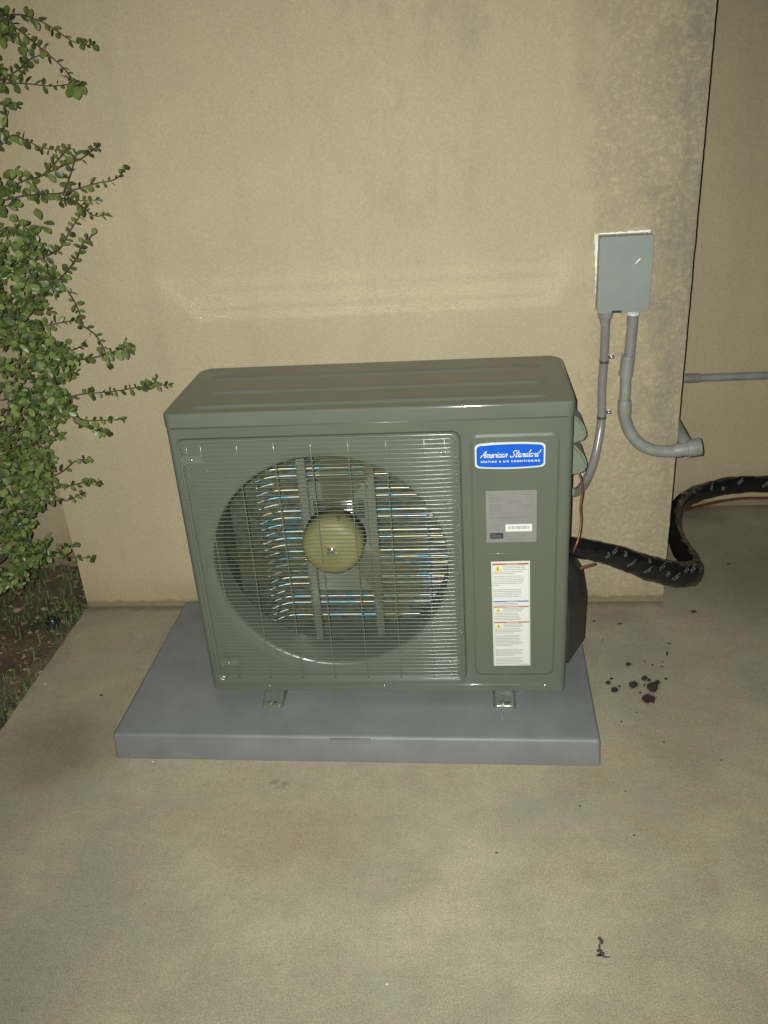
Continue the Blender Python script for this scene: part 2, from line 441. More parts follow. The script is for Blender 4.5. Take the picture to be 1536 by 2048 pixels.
# concrete slab with a slightly ragged edge against the soil
mb = MB()
top = []; bot = []
K = 160
for k in range(K + 1):
    y = -3 + (YB + 3.02) * k / K
    e = .004 * noise.noise(Vector((y * 14, 0, 1))) + .003 * noise.noise(Vector((y * 60, 4, 1)))
    top.append((XWL + e, y, 0)); bot.append((XWL + e - .006, y, -.14))
far = [(4.5, YB + .02, 0), (4.5, -3, 0)]
mb.poly([Vector(p) for p in top[::-1]] + [Vector(far[1]), Vector(far[0])])
A = mb.verts(top); B = mb.verts(bot)
for k in range(K): mb.face([A[k], A[k + 1], B[k + 1], B[k]])
bmesh.ops.recalc_face_normals(mb.bm, faces=mb.bm.faces)
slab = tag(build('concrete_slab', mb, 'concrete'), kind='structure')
for f in slab.data.polygons:
    if abs(f.normal.z) > .9 and f.normal.z < 0: slab.data.flip_normals(); break

# walls: a projecting block and the walls set back on both sides of it
def wall_outline():
    pts = []
    return pts
mb = MB(); K = 260; cols = []
for side, X in ((-1, XWL), (1, XWR)):
    front = []; back = []
    for k in range(K + 1):
        z = -.02 + 2.9 * k / K
        e = .0012 * noise.noise(Vector((z * 16, side * 5, 0))) + .0009 * noise.noise(Vector((z * 55, side * 9, 2)))
        front.append(mb.bm.verts.new((X + e * side, YW, z)))
    cols.append(front)
for k in range(K): mb.face([cols[0][k], cols[1][k], cols[1][k + 1], cols[0][k + 1]])
for side, cl, X, yb in ((-1, cols[0], XWL, .955), (1, cols[1], XWR, YB + .02)):
    s1 = [mb.bm.verts.new((v.co.x - side * .004, YW + .006, v.co.z)) for v in cl]
    s2 = [mb.bm.verts.new((X - side * .004, yb, v.co.z)) for v in cl]
    for k in range(K):
        mb.face([cl[k], cl[k + 1], s1[k + 1], s1[k]]); mb.face([s1[k], s1[k + 1], s2[k + 1], s2[k]])
bmesh.ops.recalc_face_normals(mb.bm, faces=mb.bm.faces)
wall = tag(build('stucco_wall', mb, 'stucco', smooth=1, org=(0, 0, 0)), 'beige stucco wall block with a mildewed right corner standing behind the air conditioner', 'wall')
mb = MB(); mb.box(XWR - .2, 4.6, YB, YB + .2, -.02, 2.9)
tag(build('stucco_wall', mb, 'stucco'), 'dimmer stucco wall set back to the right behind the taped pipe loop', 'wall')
mb = MB(); mb.box(-5, XWL + .1, .95, 1.15, -.12, 2.9)
tag(build('stucco_wall', mb, 'stucco'), 'shadowed brown wall set back at the left behind the shrub', 'wall')

# stains and litter on the slab
def blotch(u, v, ru, rv, m_, name, seed, tail=0):
    c = at(u, v, 'z', 0); ex = at(u + ru, v, 'z', 0) - c; ey = at(u, v - rv, 'z', 0) - c
    mb = MB(); pts = []
    nn = 22
    for k in range(nn):
        a = 2 * PI * k / nn
        r = 1 + .22 * noise.noise(Vector((math.cos(a) * 1.3, math.sin(a) * 1.3, seed * 3.1))) + .14 * noise.noise(Vector((math.cos(a) * 4, math.sin(a) * 4, seed)))
        if tail and abs(((a - tail + PI) % (2 * PI)) - PI) < .25: r *= 1.35
        p = c + ex * math.cos(a) * r + ey * math.sin(a) * r
        pts.append((p.x, p.y, .0008 if 'soak' in m_ else .0015))
    f = mb.poly(pts); f.normal_update()
    if f.normal.z < 0: f.normal_flip()
    ORG.setdefault(slab.name, Vector((0, 0, 0)))
    return build(name, mb, m_, slab)
for i, (u, v, a, b, tl) in enumerate([(1305, 1374, 12, 10, 0), (1315, 1365, 5, 4, 0), (1297, 1398, 13, 9, 5.4), (1267, 1370, 8.5, 7, 0), (1289, 1357, 6, 5, 0),
        (1298, 1361, 4, 3, 0), (1229, 1380, 7.5, 5, 0), (1216, 1366, 5, 3, 0), (1223, 1358, 4, 2, 0), (1239, 1373, 2.6, 2, 0), (1332, 1358, 3.4, 2.4, 0),
        (1257, 1329, 5, 3.4, 2.6), (1280, 1386, 2.6, 2, 0), (1305, 1330, 2, 1.5, 0), (1334, 1308, 2, 5, 0), (1338, 1288, 3.5, 1.5, 0), (1324, 1334, 2, 1.5, 0),
        (1243, 1444, 2.4, 1.8, 0), (1328, 1485, 2, 1.8, 0), (1288, 1371, 1.6, 3.5, 0), (1273, 1426, 1.6, 1.4, 0), (1289, 1324, 1.8, 1.2, 0), (1325, 1325, 1.6, 1.2, 0)]):
    blotch(u, v, a, b, 'oil', 'oil_stain', i + 1, tl)
    if a > 4.5: blotch(u + 1, v, a * 1.2 + 1.2, b * 1.2 + 1.2, 'oil_soak', 'oil_halo', i + 70)
for i, (u, v, a, b) in enumerate([(1199, 1878, 4, 4), (1203, 1884, 4, 6), (1199, 1893, 2, 6), (1199, 1902, 6, 3.5), (1204, 1909, 6, 5), (1197, 1911, 5, 3), (1213, 1915, 8, 1.5), (1160, 1613, 2, 2), (1251, 1583, 2, 1.5), (1268, 1671, 1.6, 3), (1442, 1521, 2, 1.5),
        (993, 1706, 2.5, 2), (1458, 1128, 5, 1.5), (1387, 1224, 6, 3), (1240, 1248, 6, 1.5), (1188, 1243, 3, 1.5), (203, 1391, 4, 1.5), (1205, 1281, 2, 1.2)]):
    blotch(u, v, a, b, 'damp', 'scuff_mark', i + 40)
for i, u in enumerate(((91, 1368), (306, 1524), (774, 1969))):
    p = at(*u, 'z', 0); mb = MB(); bmesh.ops.create_icosphere(mb.bm, subdivisions=1, radius=.0026)
    bmesh.ops.scale(mb.bm, vec=(1.2, .9, .6), verts=mb.bm.verts); bmesh.ops.translate(mb.bm, verts=mb.bm.verts, vec=p + Vector((0, 0, .001)))
    tag(build('pebble', mb, 'label', org=p), ['tiny pale pebble on the slab between the soil and the grey pad', 'tiny pale pebble at the foot of the grey pad front edge',
        'tiny pale pebble on open concrete near the lower edge'][i], 'pebble')

# ================================================================ EQUIPMENT PAD
A_ = -.0108
def padp(x, y, z): dx = x - .5; return (.5 + dx * math.cos(A_) - y * math.sin(A_), dx * math.sin(A_) + y * math.cos(A_), z)
pad = empty('equipment_pad', (.4, .15, 0), 'grey plastic equipment pad lying on the concrete under the condenser unit', 'equipment pad')
mb = MB(); x0, x1, y0, y1 = -.2412, 1.0361, -.1663, .50
lo = [(x, y) for x, y in rrect(x0, x1, y0, y1, .006, 3)]; hi = [(x, y) for x, y in rrect(x0 + .006, x1 - .006, y0 + .006, y1 - .006, .006, 3)]
LB = [padp(x, y, 0) for x, y in lo]; LM = [padp(x, y, .008) for x, y in lo]
mb.bridge(LB, LM)
rows = [(0.000, .0), (.0055, .0045), (.0105, .006)]
prev = lo
ztop = TP
A = mb.verts(LM)
def inset(d, z): return [padp(x, y, z) for x, y in rrect(x0 + d, x1 - d, y0 + d, y1 - d, .008, 3)]
loops = [inset(.0, .0085), inset(.003, TP - .009), inset(.0042, TP - .004), inset(.0075, TP - .001), inset(.012, TP)]
for a, b in zip(loops, loops[1:]): mb.bridge(a, b)
mb.poly(loops[-1])
bmesh.ops.remove_doubles(mb.bm, verts=mb.bm.verts, dist=.0006)
bmesh.ops.recalc_face_normals(mb.bm, faces=mb.bm.faces)
build('pad_body', mb, 'pad', pad, smooth=1)
# the shallow notch moulded in the front edge
mb = MB(); a = at(657, 1474, 'y', -.169); b = at(741, 1486, 'y', -.169)
mb.prism([(a.x, TP - .017), (b.x, TP - .017), (b.x, TP - .0035), (a.x, TP - .0035)], 'y', -.1667, -.160)
build('edge_tab', mb, 'pad', pad, bevel=.0003)

# ================================================================ CONDENSER UNIT
unit = empty('condenser_unit', (W / 2, D / 2, TP), 'grey green outdoor air conditioner with round fan grille standing on the grey pad', 'air conditioner')
CX, CZ, RO, RI = .361, .488, .330, .300
# cabinet shell
def plan(inset_=0, r=.014, n=5): return rrect(inset_, W - inset_, inset_, D - inset_, r, n)
mb = MB()
P = plan()
A = mb.verts([(x, y, Z0 + .002) for x, y in P]); B = mb.verts([(x, y, ZS) for x, y in P]); n = len(P)
for i in range(n):
    j = (i + 1) % n
    if P[i][1] < 1e-6 and P[j][1] < 1e-6: continue      # the front is a panel of its own
    mb.face([A[i], A[j], B[j], B[i]])
Ai = mb.verts([(x, y, Z0 + .002) for x, y in plan()]); mb.face(Ai[::-1])
bmesh.ops.remove_doubles(mb.bm, verts=mb.bm.verts, dist=1e-5)
build('cabinet', mb, 'paint', unit, smooth=1)
# inner dark walls
mb = MB(); X1 = .703
mb.poly([(.006, .012, Z0 + .01), (.006, .352, Z0 + .01), (.006, .352, ZS), (.006, .012, ZS)])
mb.poly([(X1, .012, Z0 + .01), (X1, .012, ZS), (X1, .352, ZS), (X1, .352, Z0 + .01)])
mb.poly([(.006, .012, Z0 + .012), (X1, .012, Z0 + .012), (X1, .352, Z0 + .012), (.006, .352, Z0 + .012)])
build('cavity_lining', mb, 'inner', unit)
# front panel
GA = (.018, .702, .138, .852, .022); GB = (.722, .930, .156, .840, .020)
gA = rrect(*GA); gAi = rrect(GA[0] + .007, GA[1] - .005, GA[2] + .007, GA[3] - .007, .017)
gB = rrect(*GB); gBi = rrect(GB[0] + .006, GB[1] - .006, GB[2] + .006, GB[3] - .006, .016)
r0 = .014
mb = MB()
mb.fill([XZ([(r0, Z0 + .002), (W - r0, Z0 + .002), (W - r0, ZS), (r0, ZS)], 0), XZ(gA, 0), XZ(gB, 0)], (0, -1, 0))
mb.bridge(XZ(gA, 0), XZ(gAi, .007)); mb.bridge(XZ(gB, 0), XZ(gBi, -.0035))
mb.poly(XZ(gBi[::-1], -.0035))
circ = [(CX + RO * math.cos(2 * PI * k / 96), CZ + RO * math.sin(2 * PI * k / 96)) for k in range(96)]
mb.fill([XZ(gAi, .007), XZ(circ, .007)], (0, -1, 0))
bmesh.ops.remove_doubles(mb.bm, verts=mb.bm.verts, dist=1e-5)
bmesh.ops.recalc_face_normals(mb.bm, faces=mb.bm.faces)
fp = build('front_panel', mb, 'paint', unit)
# bottom hem of the panel
mb = MB(); mb.box(r0 - .006, W - r0 + .006, -.0022, .006, Z0 - .001, Z0 + .020)
build('base_rail', mb, 'paint', unit, smooth=1, bevel=.0012)
# bell mouth
mb = MB()
prof = [(RO, .007), (RO - .002, .0072), (RI + .013, .0100), (RI + .0085, .0112), (RI + .005, .0130), (RI + .0022, .0160), (RI + .0006, .0195), (RI, .024), (RI, .11)]
mb.lathe(prof, (CX, 0, CZ), 'y', 96)
build('bell_mouth', mb, 'paint', unit, smooth=2)
mb = MB(); mb.tube([(r0, -.0002, ZS - .0045), (W - r0, -.0002, ZS - .0045)], .0016, 8)
build('panel_hem', mb, 'paint', unit, smooth=2)
# emboss lines on the access panel
for pz in (1109, 1165, 1219, 1270, 1320):
    a = at(962, pz, 'y', -.004)
    mb = MB(); z = a.z; xa, xb = .745, .905
    mb.prism(rrect(xa, xb, z - .0022, z + .0022, .0021, 3), 'y', -.0041, -.0030)
    build('panel_bead', mb, 'paint', unit, smooth=1, bevel=.0007, seg=2)

# lid
lid_pts = None
mb = MB()
ov = .0035; LX0, LX1, LY0, LY1 = -ov, W + ov, -ov, D + .002
def half(y):     # x range of the rounded plan at depth y
    rf, rb = .022, .045
    e = 0
    if y < LY0 + rf: q = (LY0 + rf - y); e = rf - math.sqrt(max(0, rf * rf - q * q))
    if y > LY1 - rb: q = (y - (LY1 - rb)); e = rb - math.sqrt(max(0, rb * rb - q * q))
    return LX0 + e, LX1 - e
def dist_edge(x, y):
    a, b = half(y); return max(0, min(x - a, b - x, y - LY0, LY1 - y))
RIBS = [(.040, .045, .915), (.142, .055, .910), (.262, .050, .900)]
def lidz(x, y):
    d = dist_edge(x, y); rr = .007
    z = ZT - (0 if d >= rr else rr - math.sqrt(rr * rr - (rr - d) ** 2))
    for yc, xa, xb in RIBS:
        ends = max(0, min(1, (x - xa) / .03)) * max(0, min(1, (xb - x) / .03)); ends = ends * ends * (3 - 2 * ends)
        t = abs(y - yc) / .0125
        if t < 1: z -= .0076 * (1 - t * t) ** 2 * ends
    # the lid crowns very slightly
    z += .0010 * math.sin(PI * max(0, min(1, y / D)))
    return z
ys = sorted(set([LY0 + d for d in (0, .0006, .0015, .003, .005, .007, .010)] + [LY1 - d for d in (0, .001, .0025, .005, .008, .014, .02, .028, .036)] +
    [LY0 + .012 + (LY1 - LY0 - .05) * k / 26 for k in range(27)] + [yc + .0125 * s / 8 for yc, _, _ in RIBS for s in range(-8, 9)]))
ss = [0, .0006, .0015, .003, .005, .0075, .012] ; NXX = 70
grid = []
for y in ys:
    a, b = half(y); row = []
    xs = [a + s for s in ss] + [a + .012 + (b - a - .024) * (k + 1) / (NXX + 1) for k in range(NXX)] + [b - s for s in reversed(ss)]
    for x in xs: row.append(mb.bm.verts.new((x, y, lidz(x, y))))
    grid.append(row)
for i in range(len(grid) - 1):
    for j in range(len(grid[0]) - 1): mb.face([grid[i][j], grid[i][j + 1], grid[i + 1][j + 1], grid[i + 1][j]])
bnd = grid[0] + [r[-1] for r in grid[1:]] + grid[-1][-2::-1] + [r[0] for r in grid[-2:0:-1]]
low = [mb.bm.verts.new((v.co.x, v.co.y, ZS - .0015)) for v in bnd]
low2 = [mb.bm.verts.new((min(max(v.co.x, LX0 + .004), LX1 - .004), min(max(v.co.y, LY0 + .004), LY1 - .004), ZS - .0025)) for v in bnd]
for i in range(len(bnd)):
    j = (i + 1) % len(bnd); mb.face([bnd[i], low[i], low[j], bnd[j]]); mb.face([low[i], low2[i], low2[j], low[j]])
bmesh.ops.recalc_face_normals(mb.bm, faces=mb.bm.faces)
build('lid', mb, 'lid', unit, smooth=1)
# near-black solid that paints in the shadow gap under the lid hem
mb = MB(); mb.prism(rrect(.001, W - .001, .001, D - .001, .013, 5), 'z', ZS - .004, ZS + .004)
build('lid_gap_shade', mb, 'dark', unit)

# grille: a frame and single wires
grille = MB(); fy = -.006
ring = [Vector((x, -.003, z)) for x, z in rrect(.026, .693, .146, .844, .016, 5)]; ring.append(ring[0])
grille.tube(ring, .0022, 6, caps=False)
grille = build('fan_grille', grille, 'wire', unit, smooth=2)
RW = .00112
def hwire(z, y=-.013, r=RW, x0=.030, x1=.690):
    # the wires run flat and slope back to the panel over their last stretch on the right
    mb = MB(); p = [(x0, .002, z), (x0 + .003, y + .006, z), (x0 + .010, y, z)]
    nn = 18
    for k in range(1, nn): p.append((x0 + .010 + (.612 - x0 - .010) * k / nn, y + .0005 * noise.noise(Vector((k * .7, z * 90, 0))), z + .0005 * noise.noise(Vector((k * .5, z * 70, 5)))))
    for k in range(13):
        x = .616 + (x1 - .008 - .616) * k / 12
        p.append((x, y + .0030 * k / 12 + .00022 * noise.noise(Vector((k * .9, z * 130, 8))), z + .0003 * noise.noise(Vector((k * .6, z * 90, 2)))))
    p += [(x1 - .002, y + .008, z), (x1, .002, z)]
    mb.tube(p, r, 8, caps=False); return mb
nw = 62
for k in range(nw):
    z = .1535 + (.8365 - .1535) * k / (nw - 1)
    build('grille_wire', hwire(z), 'wire', grille, smooth=2)
for x in (.047, .082, .170, .259, .348, .437, .527, .616, .664):
    mb = MB(); p = [(x, .002, .146), (x, -.0095, .153)] + [(x, -.0105, .153 + .684 * k / 12) for k in range(1, 12)] + [(x, -.0095, .837), (x, .002, .844)]
    mb.tube(p, .0014, 6, caps=False); build('upright_wire', mb, 'wire', grille, smooth=2)
# corner tabs and screws
for (u, v) in ((382, 922), (457, 1328), (882, 907), (900, 1325)):
    p = at(u, v, 'y', -.016); dx = .026
    mb = MB(); mb.prism(rrect(p.x - dx, p.x + dx, p.z - .010, p.z + .010, .006, 4), 'y', -.0095, -.0080)
    build('mounting_tab', mb, 'wire', grille, bevel=.0004)
def screw(x, y, z, parent):
    mb = MB(); mb.lathe([(0.0001, -.0032), (.0024, -.0028), (.0040, -.0018), (.0046, 0)], (x, y, z), 'y', 14)
    return build('screw', mb, 'screw', parent, smooth=2)
for (u, v) in ((382, 922), (457, 1328), (882, 907), (900, 1325)):
    p = at(u, v, 'y', -.018); screw(p.x, -.0145, p.z, unit)
for (u, v) in ((539, 1371), (769, 1371), (1090, 1371), (684, 1326)):
    p = at(u, v, 'y', -.003); screw(p.x, -.003 if v > 1350 else .006, p.z, unit)

# fan: hub and three blades
fan = build('fan', MB().lathe([(.0001, .066), (.016, .0665), (.022, .0695), (.050, .0705), (.066, .0735), (.0765, .082), (.0822, .096), (.0835, .150), (.0001, .150)], (CX - .003, 0, CZ + .014), 'y', 48), 'hub', unit, smooth=2)
mb = MB(); mb.lathe([(.0001, .050), (.005, .0505), (.0085, .054), (.0085, .064), (.013, .0645), (.013, .067)], (CX - .003, 0, CZ + .014), 'y', 20)
build('shaft_nut', mb, 'screw', fan, smooth=1)
for ang in (88, 208, 328):
    mb = MB(); nr, nt_ = 14, 12; g = {}
    for i in range(nr + 1):
        r = .078 + (.282 - .078) * i / nr; u = i / nr
        wdt = math.radians(30 + 8 * u - 14 * u ** 6); swp = math.radians(-14 * u)
        for j in range(nt_ + 1):
            t = j / nt_ - .5; a = math.radians(ang) + swp + wdt * t
            y = .115 + .062 * t * (1 - .25 * u) + .012 * math.sin(PI * (t + .5))
            g[i, j] = mb.bm.verts.new((CX - .004 + r * math.cos(a), y, CZ + .014 + r * math.sin(a)))
    for i in range(nr):
        for j in range(nt_): mb.face([g[i, j], g[i + 1, j], g[i + 1, j + 1], g[i, j + 1]])
    bmesh.ops.solidify(mb.bm, geom=mb.bm.faces[:], thickness=.003)
    build('fan_blade', mb, 'blade', fan, smooth=1)

# motor bracket and motor
mb = MB()
brk = MB()
def channel(mbx, x0, x1, z0, z1, y):
    mbx.box(x0, x1, y, y + .003, z0, z1); mbx.box(x0, x0 + .0025, y - .010, y, z0, z1); mbx.box(x1 - .0025, x1, y - .010, y, z0, z1)
channel(brk, .262, .287, Z0 + .01, ZS, .200); channel(brk, .443, .468, Z0 + .01, ZS, .200)
brk.box(.2875, .4425, .201, .204, .30, .640)
bracket = build('motor_bracket', brk, 'bracket', unit, smooth=1, bevel=.0008, seg=1)
for z in (.632, .652, .668):
    mb = MB(); mb.tube(spline([(.284, .200, z - .012), (.292, .196, z), (.33, .196, z + .001), (.40, .196, z + .001), (.437, .196, z), (.446, .200, z - .012)], 4), .0032, 8)
    build('stamped_rib', mb, 'bracket', bracket, smooth=2)
mb = MB(); mb.lathe([(.058, .200), (.062, .196), (.064, .160), (.056, .152), (.0001, .152)], (CX - .003, 0, CZ + .000), 'y', 36)
build('motor', mb, 'galv', unit, smooth=1)
mb = MB()
for k in range(7):
    mb.tube([(.300 + .0 * k, .188, .585 - k * .0085), (.34, .180, .590 - k * .0085), (.40, .180, .590 - k * .0085), (.436, .188, .585 - k * .0085)], .003, 6)
build('motor_winding', mb, 'galv', unit, smooth=2)

# coil: fin sheet and one tube per row
mb = MB(); mb.poly([(.02, .338, Z0 + .01), (X1, .338, Z0 + .01), (X1, .338, ZS - .002), (.02, .338, ZS - .002)][::-1])
mb.poly([(.0225, .06, Z0 + .01), (.0225, .338, Z0 + .01), (.0225, .338, ZS - .002), (.0225, .06, ZS - .002)])
coil = build('coil', mb, 'fin', unit)
k = 0; z = Z0 + .03
while z < ZS - .01:
    p = spline([(.118, .296, z), (.128, .308, z), (.145, .320, z), (.165, .328, z), (.19, .331, z)], 5)
    p += [Vector((.19 + (X1 - .192) * q / 12, .331, z)) for q in range(1, 13)]
    mb = MB(); mb.tube(p, .0042, 8); build('coil_tube', mb, 'coil', coil, smooth=2)
    z += .0222

# feet
for u, v in ((541, 1418), (1010, 1421)):
    xc = at(u, v, 'z', TP).x + (.004 if u < 700 else 0)
    mb = MB(); hw = .032; yo = -.050
    # formed sheet channel: flat toe, raised and rounded crown
    rows = []
    for yy, zz, wd in ((yo, TP + .001, .85), (yo + .0015, TP + .010, .90), (yo + .006, TP + .013, .95), (yo + .018, TP + .0135, 1), (yo + .026, TP + .018, 1), (yo + .036, TP + .0235, 1), (yo + .05, TP + .0245, 1), (D + .02, TP + .0245, 1)):
        row = []
        for q in range(13):
            t = q / 12 * 2 - 1; e = abs(t)
            z = zz if e < .78 else zz - (zz - TP) * ((e - .78) / .22) ** 2 * (1 if e < 1 else 1)
            if e < .35 and yo + .017 < yy < yo + .03: z -= .004
            row.append(mb.bm.verts.new((xc + hw * wd * (t if e < .78 else math.copysign(.78 + (e - .78) * .8, t)), yy, max(TP + .0005, z))))
        rows.append(row)
    for a, b in zip(rows, rows[1:]):
        for q in range(12): mb.face([a[q], a[q + 1], b[q + 1], b[q]])
    lo_ = [mb.bm.verts.new((v_.co.x, yo, TP + .0002)) for v_ in rows[0]]
    for q in range(12): mb.face([lo_[q], lo_[q + 1], rows[0][q + 1], rows[0][q]])
    bmesh.ops.recalc_face_normals(mb.bm, faces=mb.bm.faces)
    ft = build('foot', mb, 'foot', unit, smooth=2)
    mb = MB(); mb.lathe([(.0001, TP + .0175), (.006, TP + .0165), (.009, TP + .0125)], (xc - .004, yo + .014, 0), 'z', 14)
    build('foot_rivet', mb, 'foot', ft, smooth=2)
    mb = MB(); mb.prism([(xc + .009 + .004 * math.cos(a * PI / 5), yo + .012 + .0028 * math.sin(a * PI / 5)) for a in range(10)], 'z', TP + .0130, TP + .0142)
    build('bolt_hole', mb, 'dark', ft)

# badge with lettering
def badge_outline(s, c, hw, hh):
    out = []
    for x, z in rrect(-hw, hw, -hh, hh, .010, 5):
        z *= .88 + .12 * (1 - (x / hw) ** 2)
        out.append((c[0] + x * s, c[1] + z * s))
    # refine the long edges so that they bow
    fin = []
    for i, p in enumerate(out):
        q = out[(i + 1) % len(out)]; fin.append(p)
        if abs(q[0] - p[0]) > hw:
            for k in range(1, 12):
                x = p[0] + (q[0] - p[0]) * k / 12; t = (x - c[0]) / (hw * s); sg = 1 if p[1] > c[1] else -1
                fin.append((x, c[1] + sg * hh * s * (.88 + .12 * (1 - t * t))))
    return fin
bc = (.8148, .7875); YP = -.0034
mb = MB(); mb.prism(badge_outline(1, bc, .0815, .0335), 'y', YP - .0024, YP - .0002)
badge = build('badge', mb, 'silver', unit, bevel=.0004, seg=1)
o1 = badge_outline(1, bc, .0775, .0293)
mb = MB(); mb.prism(o1, 'y', YP - .0029, YP - .0020); build('badge_face', mb, 'blue', badge)
GL = {'A': (.62, [[(0, 0), (.2, .42), (.42, 1), (.5, .5), (.52, 0)], [(.02, .3), (.3, .4), (.6, .38)]]),
 'm': (.62, [[(0, 0), (.06, .5)], [(.04, .25), (.16, .5), (.26, .45), (.24, 0)], [(.25, .28), (.4, .5), (.5, .42), (.48, .05), (.58, .02)]]),
 'e': (.38, [[(.04, .22), (.3, .3), (.31, .46), (.2, .52), (.06, .38), (.04, .12), (.16, 0), (.38, .1)]]),
 'r': (.30, [[(0, 0), (.06, .5)], [(.03, .25), (.14, .46), (.28, .5)]]),
 'i': (.16, [[(.02, .5), (.02, .08), (.12, .02)], [(.05, .70), (.06, .78)]]),
 'c': (.36, [[(.32, .42), (.2, .52), (.06, .38), (.04, .12), (.16, 0), (.36, .1)]]),
 'a': (.46, [[(.34, .44), (.2, .52), (.06, .38), (.04, .12), (.14, 0), (.28, .14), (.36, .5)], [(.35, .42), (.34, .08), (.46, .03)]]),
 'n': (.40, [[(0, 0), (.06, .5)], [(.04, .25), (.18, .5), (.30, .44), (.28, .05), (.38, .02)]]),
 'S': (.62, [[(.62, .86), (.48, 1), (.24, .95), (.16, .75), (.3, .55), (.44, .4), (.42, .14), (.22, 0), (-.02, .08), (-.06, .22)]]),
 't': (.30, [[(.16, .98), (.08, .12), (.16, 0), (.28, .06)], [(-.06, .62), (.34, .66)]]),
 'd': (.48, [[(.34, .44), (.2, .52), (.06, .38), (.04, .12), (.14, 0), (.28, .14), (.40, .5)], [(.46, 1.05), (.36, .1), (.46, .03)]])}
def ribbon(mb, pts, w_, y):
    pts = [Vector((p[0], y, p[1])) for p in pts]
    L = []; R = []
    for i, p in enumerate(pts):
        d = (pts[min(i + 1, len(pts) - 1)] - pts[max(i - 1, 0)]).normalized(); nn = Vector((-d.z, 0, d.x)) * w_ / 2
        ext = d * (w_ * .3) * (-1 if i == 0 else (1 if i == len(pts) - 1 else 0))
        L.append(mb.bm.verts.new(p + nn + ext)); R.append(mb.bm.verts.new(p - nn + ext))
    for i in range(len(pts) - 1): mb.face([L[i], R[i], R[i + 1], L[i + 1]])
mb = MB(); x = 0; S = .0165; gap = .05
word = 'American Standard'
tot = sum(.42 if c == ' ' else GL[c][0] + gap for c in word)
kx = .134 / (tot * S)
for c in word:
    if c == ' ': x += .42; continue
    for st in GL[c][1]:
        pp = []
        s2 = spline([(a, 0, b) for a, b in st], 4) if len(st) > 2 else [Vector((a, 0, b)) for a, b in st]
        for v in s2: pp.append((bc[0] - .0665 + (x + v.x) * S * kx + (v.z - .3) * S * .42, bc[1] - .0035 + v.z * S))
        ribbon(mb, pp, .00145, YP - .00325)
    x += GL[c][0] + gap
build('badge_lettering', mb, 'white', badge)
def text_mesh(body, size, x, z, width, y, spacing=1.0, bold=.0):
    cu = bpy.data.curves.new('t', 'FONT'); cu.body = body; cu.size = size; cu.space_character = spacing; cu.align_x = 'CENTER'; cu.offset = bold; cu.resolution_u = 2
    ob = bpy.data.objects.new('t', cu); col.objects.link(ob)
    dg = bpy.context.evaluated_depsgraph_get(); me = bpy.data.meshes.new_from_object(ob.evaluated_get(dg))
    bpy.data.objects.remove(ob)
    bm = bmesh.new(); bm.from_mesh(me); bpy.data.meshes.remove(me)
    xs = [v.co.x for v in bm.verts]; k_ = width / (max(xs) - min(xs)); c0 = (max(xs) + min(xs)) / 2
    for v in bm.verts: v.co = Vector((x + (v.co.x - c0) * k_, y, z + v.co.y))
    return bm
build('badge_lettering', text_mesh('HEATING & AIR CONDITIONING', .0068, bc[0] + .0005, bc[1] - .0160, .136, YP - .00325, 1.7, .0002), 'white', badge)

# rating plate
def place(c, rot):
    def f(x, z): return (c[0] + x * math.cos(rot) - z * math.sin(rot), c[1] + x * math.sin(rot) + z * math.cos(rot))
    return f
def slabp(f, x0, x1, z0, z1, y0, y1, material, name, parent, r=0):
    mb = MB(); o = rrect(x0, x1, z0, z1, r, 3) if r else [(x0, z0), (x1, z0), (x1, z1), (x0, z1)]
    mb.prism([f(*p) for p in o], 'y', y0, y1); return build(name, mb, material, parent)
def textlines(f, rows, y, parent, material, h=.0011, name='printed_text', wmin=.003, wmax=.009, seed=1):
    rnd = random.Random(seed); mb = MB()
    for x0, x1, z in rows:
        x = x0
        while x < x1 - .001:
            w_ = min(rnd.uniform(wmin, wmax), x1 - x)
            mb.poly([(lambda q: (q[0], y, q[1]))(f(*p)) for p in ((x, z), (x + w_, z), (x + w_, z + h), (x, z + h))])
            x += w_ + .0011
    for fc in mb.bm.faces:
        fc.normal_update()
        if fc.normal.y > 0: fc.normal_flip()
    o = build(name, mb, material, parent); o['kind'] = 'stuff'; return o
f = place((.8180, .6275), .005); hw, hh = .0603, .0695
plate = slabp(f, -hw, hw, -hh, hh, YP - .0008, YP - .0001, 'plate', 'rating_plate', unit)
yb = YP - .0012
rows = [(-.052, -.036, .058), (.025, .052, .058), (-.052, -.020, .0525), (-.052, -.022, .0485), (-.052, -.020, .0445), (-.052, -.030, .0395), (-.010, .025, .041), (-.010, .025, .0365),
        (-.052, -.024, .033), (-.052, -.024, .029), (-.052, -.022, .025), (-.010, -.001, .029), (-.052, -.026, .020), (.018, .052, .029), (.034, .052, .024),
        (-.052, -.026, .014), (-.052, .012, .008), (-.052, .045, -.001), (-.052, .018, -.005), (.035, .052, .045), (.044, .052, .038), (-.045, -.024, -.024), (-.010, .012, -.0622), (.022, .034, -.053)]
textlines(f, rows, yb, plate, 'ink2', h=.0014, seed=3)
bar = slabp(f, -.014, .0495, -.0400, -.0205, YP - .0014, YP - .0007, 'label', 'barcode_sticker', plate)
mb = MB(); rnd = random.Random(5); x = -.008
while x < .043:
    w_ = rnd.choice((.0006, .0006, .0011, .0016)); p = [f(x, -.0335), f(x + w_, -.0335), f(x + w_, -.0252), f(x, -.0252)]
    mb.poly([(q[0], YP - .0017, q[1]) for q in p]); x += w_ + rnd.choice((.0006, .0008, .0014))
o = build('barcode_bars', mb, 'ink', plate); o['kind'] = 'stuff'
slabp(f, -.052, -.0195, -.0590, -.0435, YP - .0014, YP - .0007, 'ink_dark', 'logo_block', plate, r=.002)
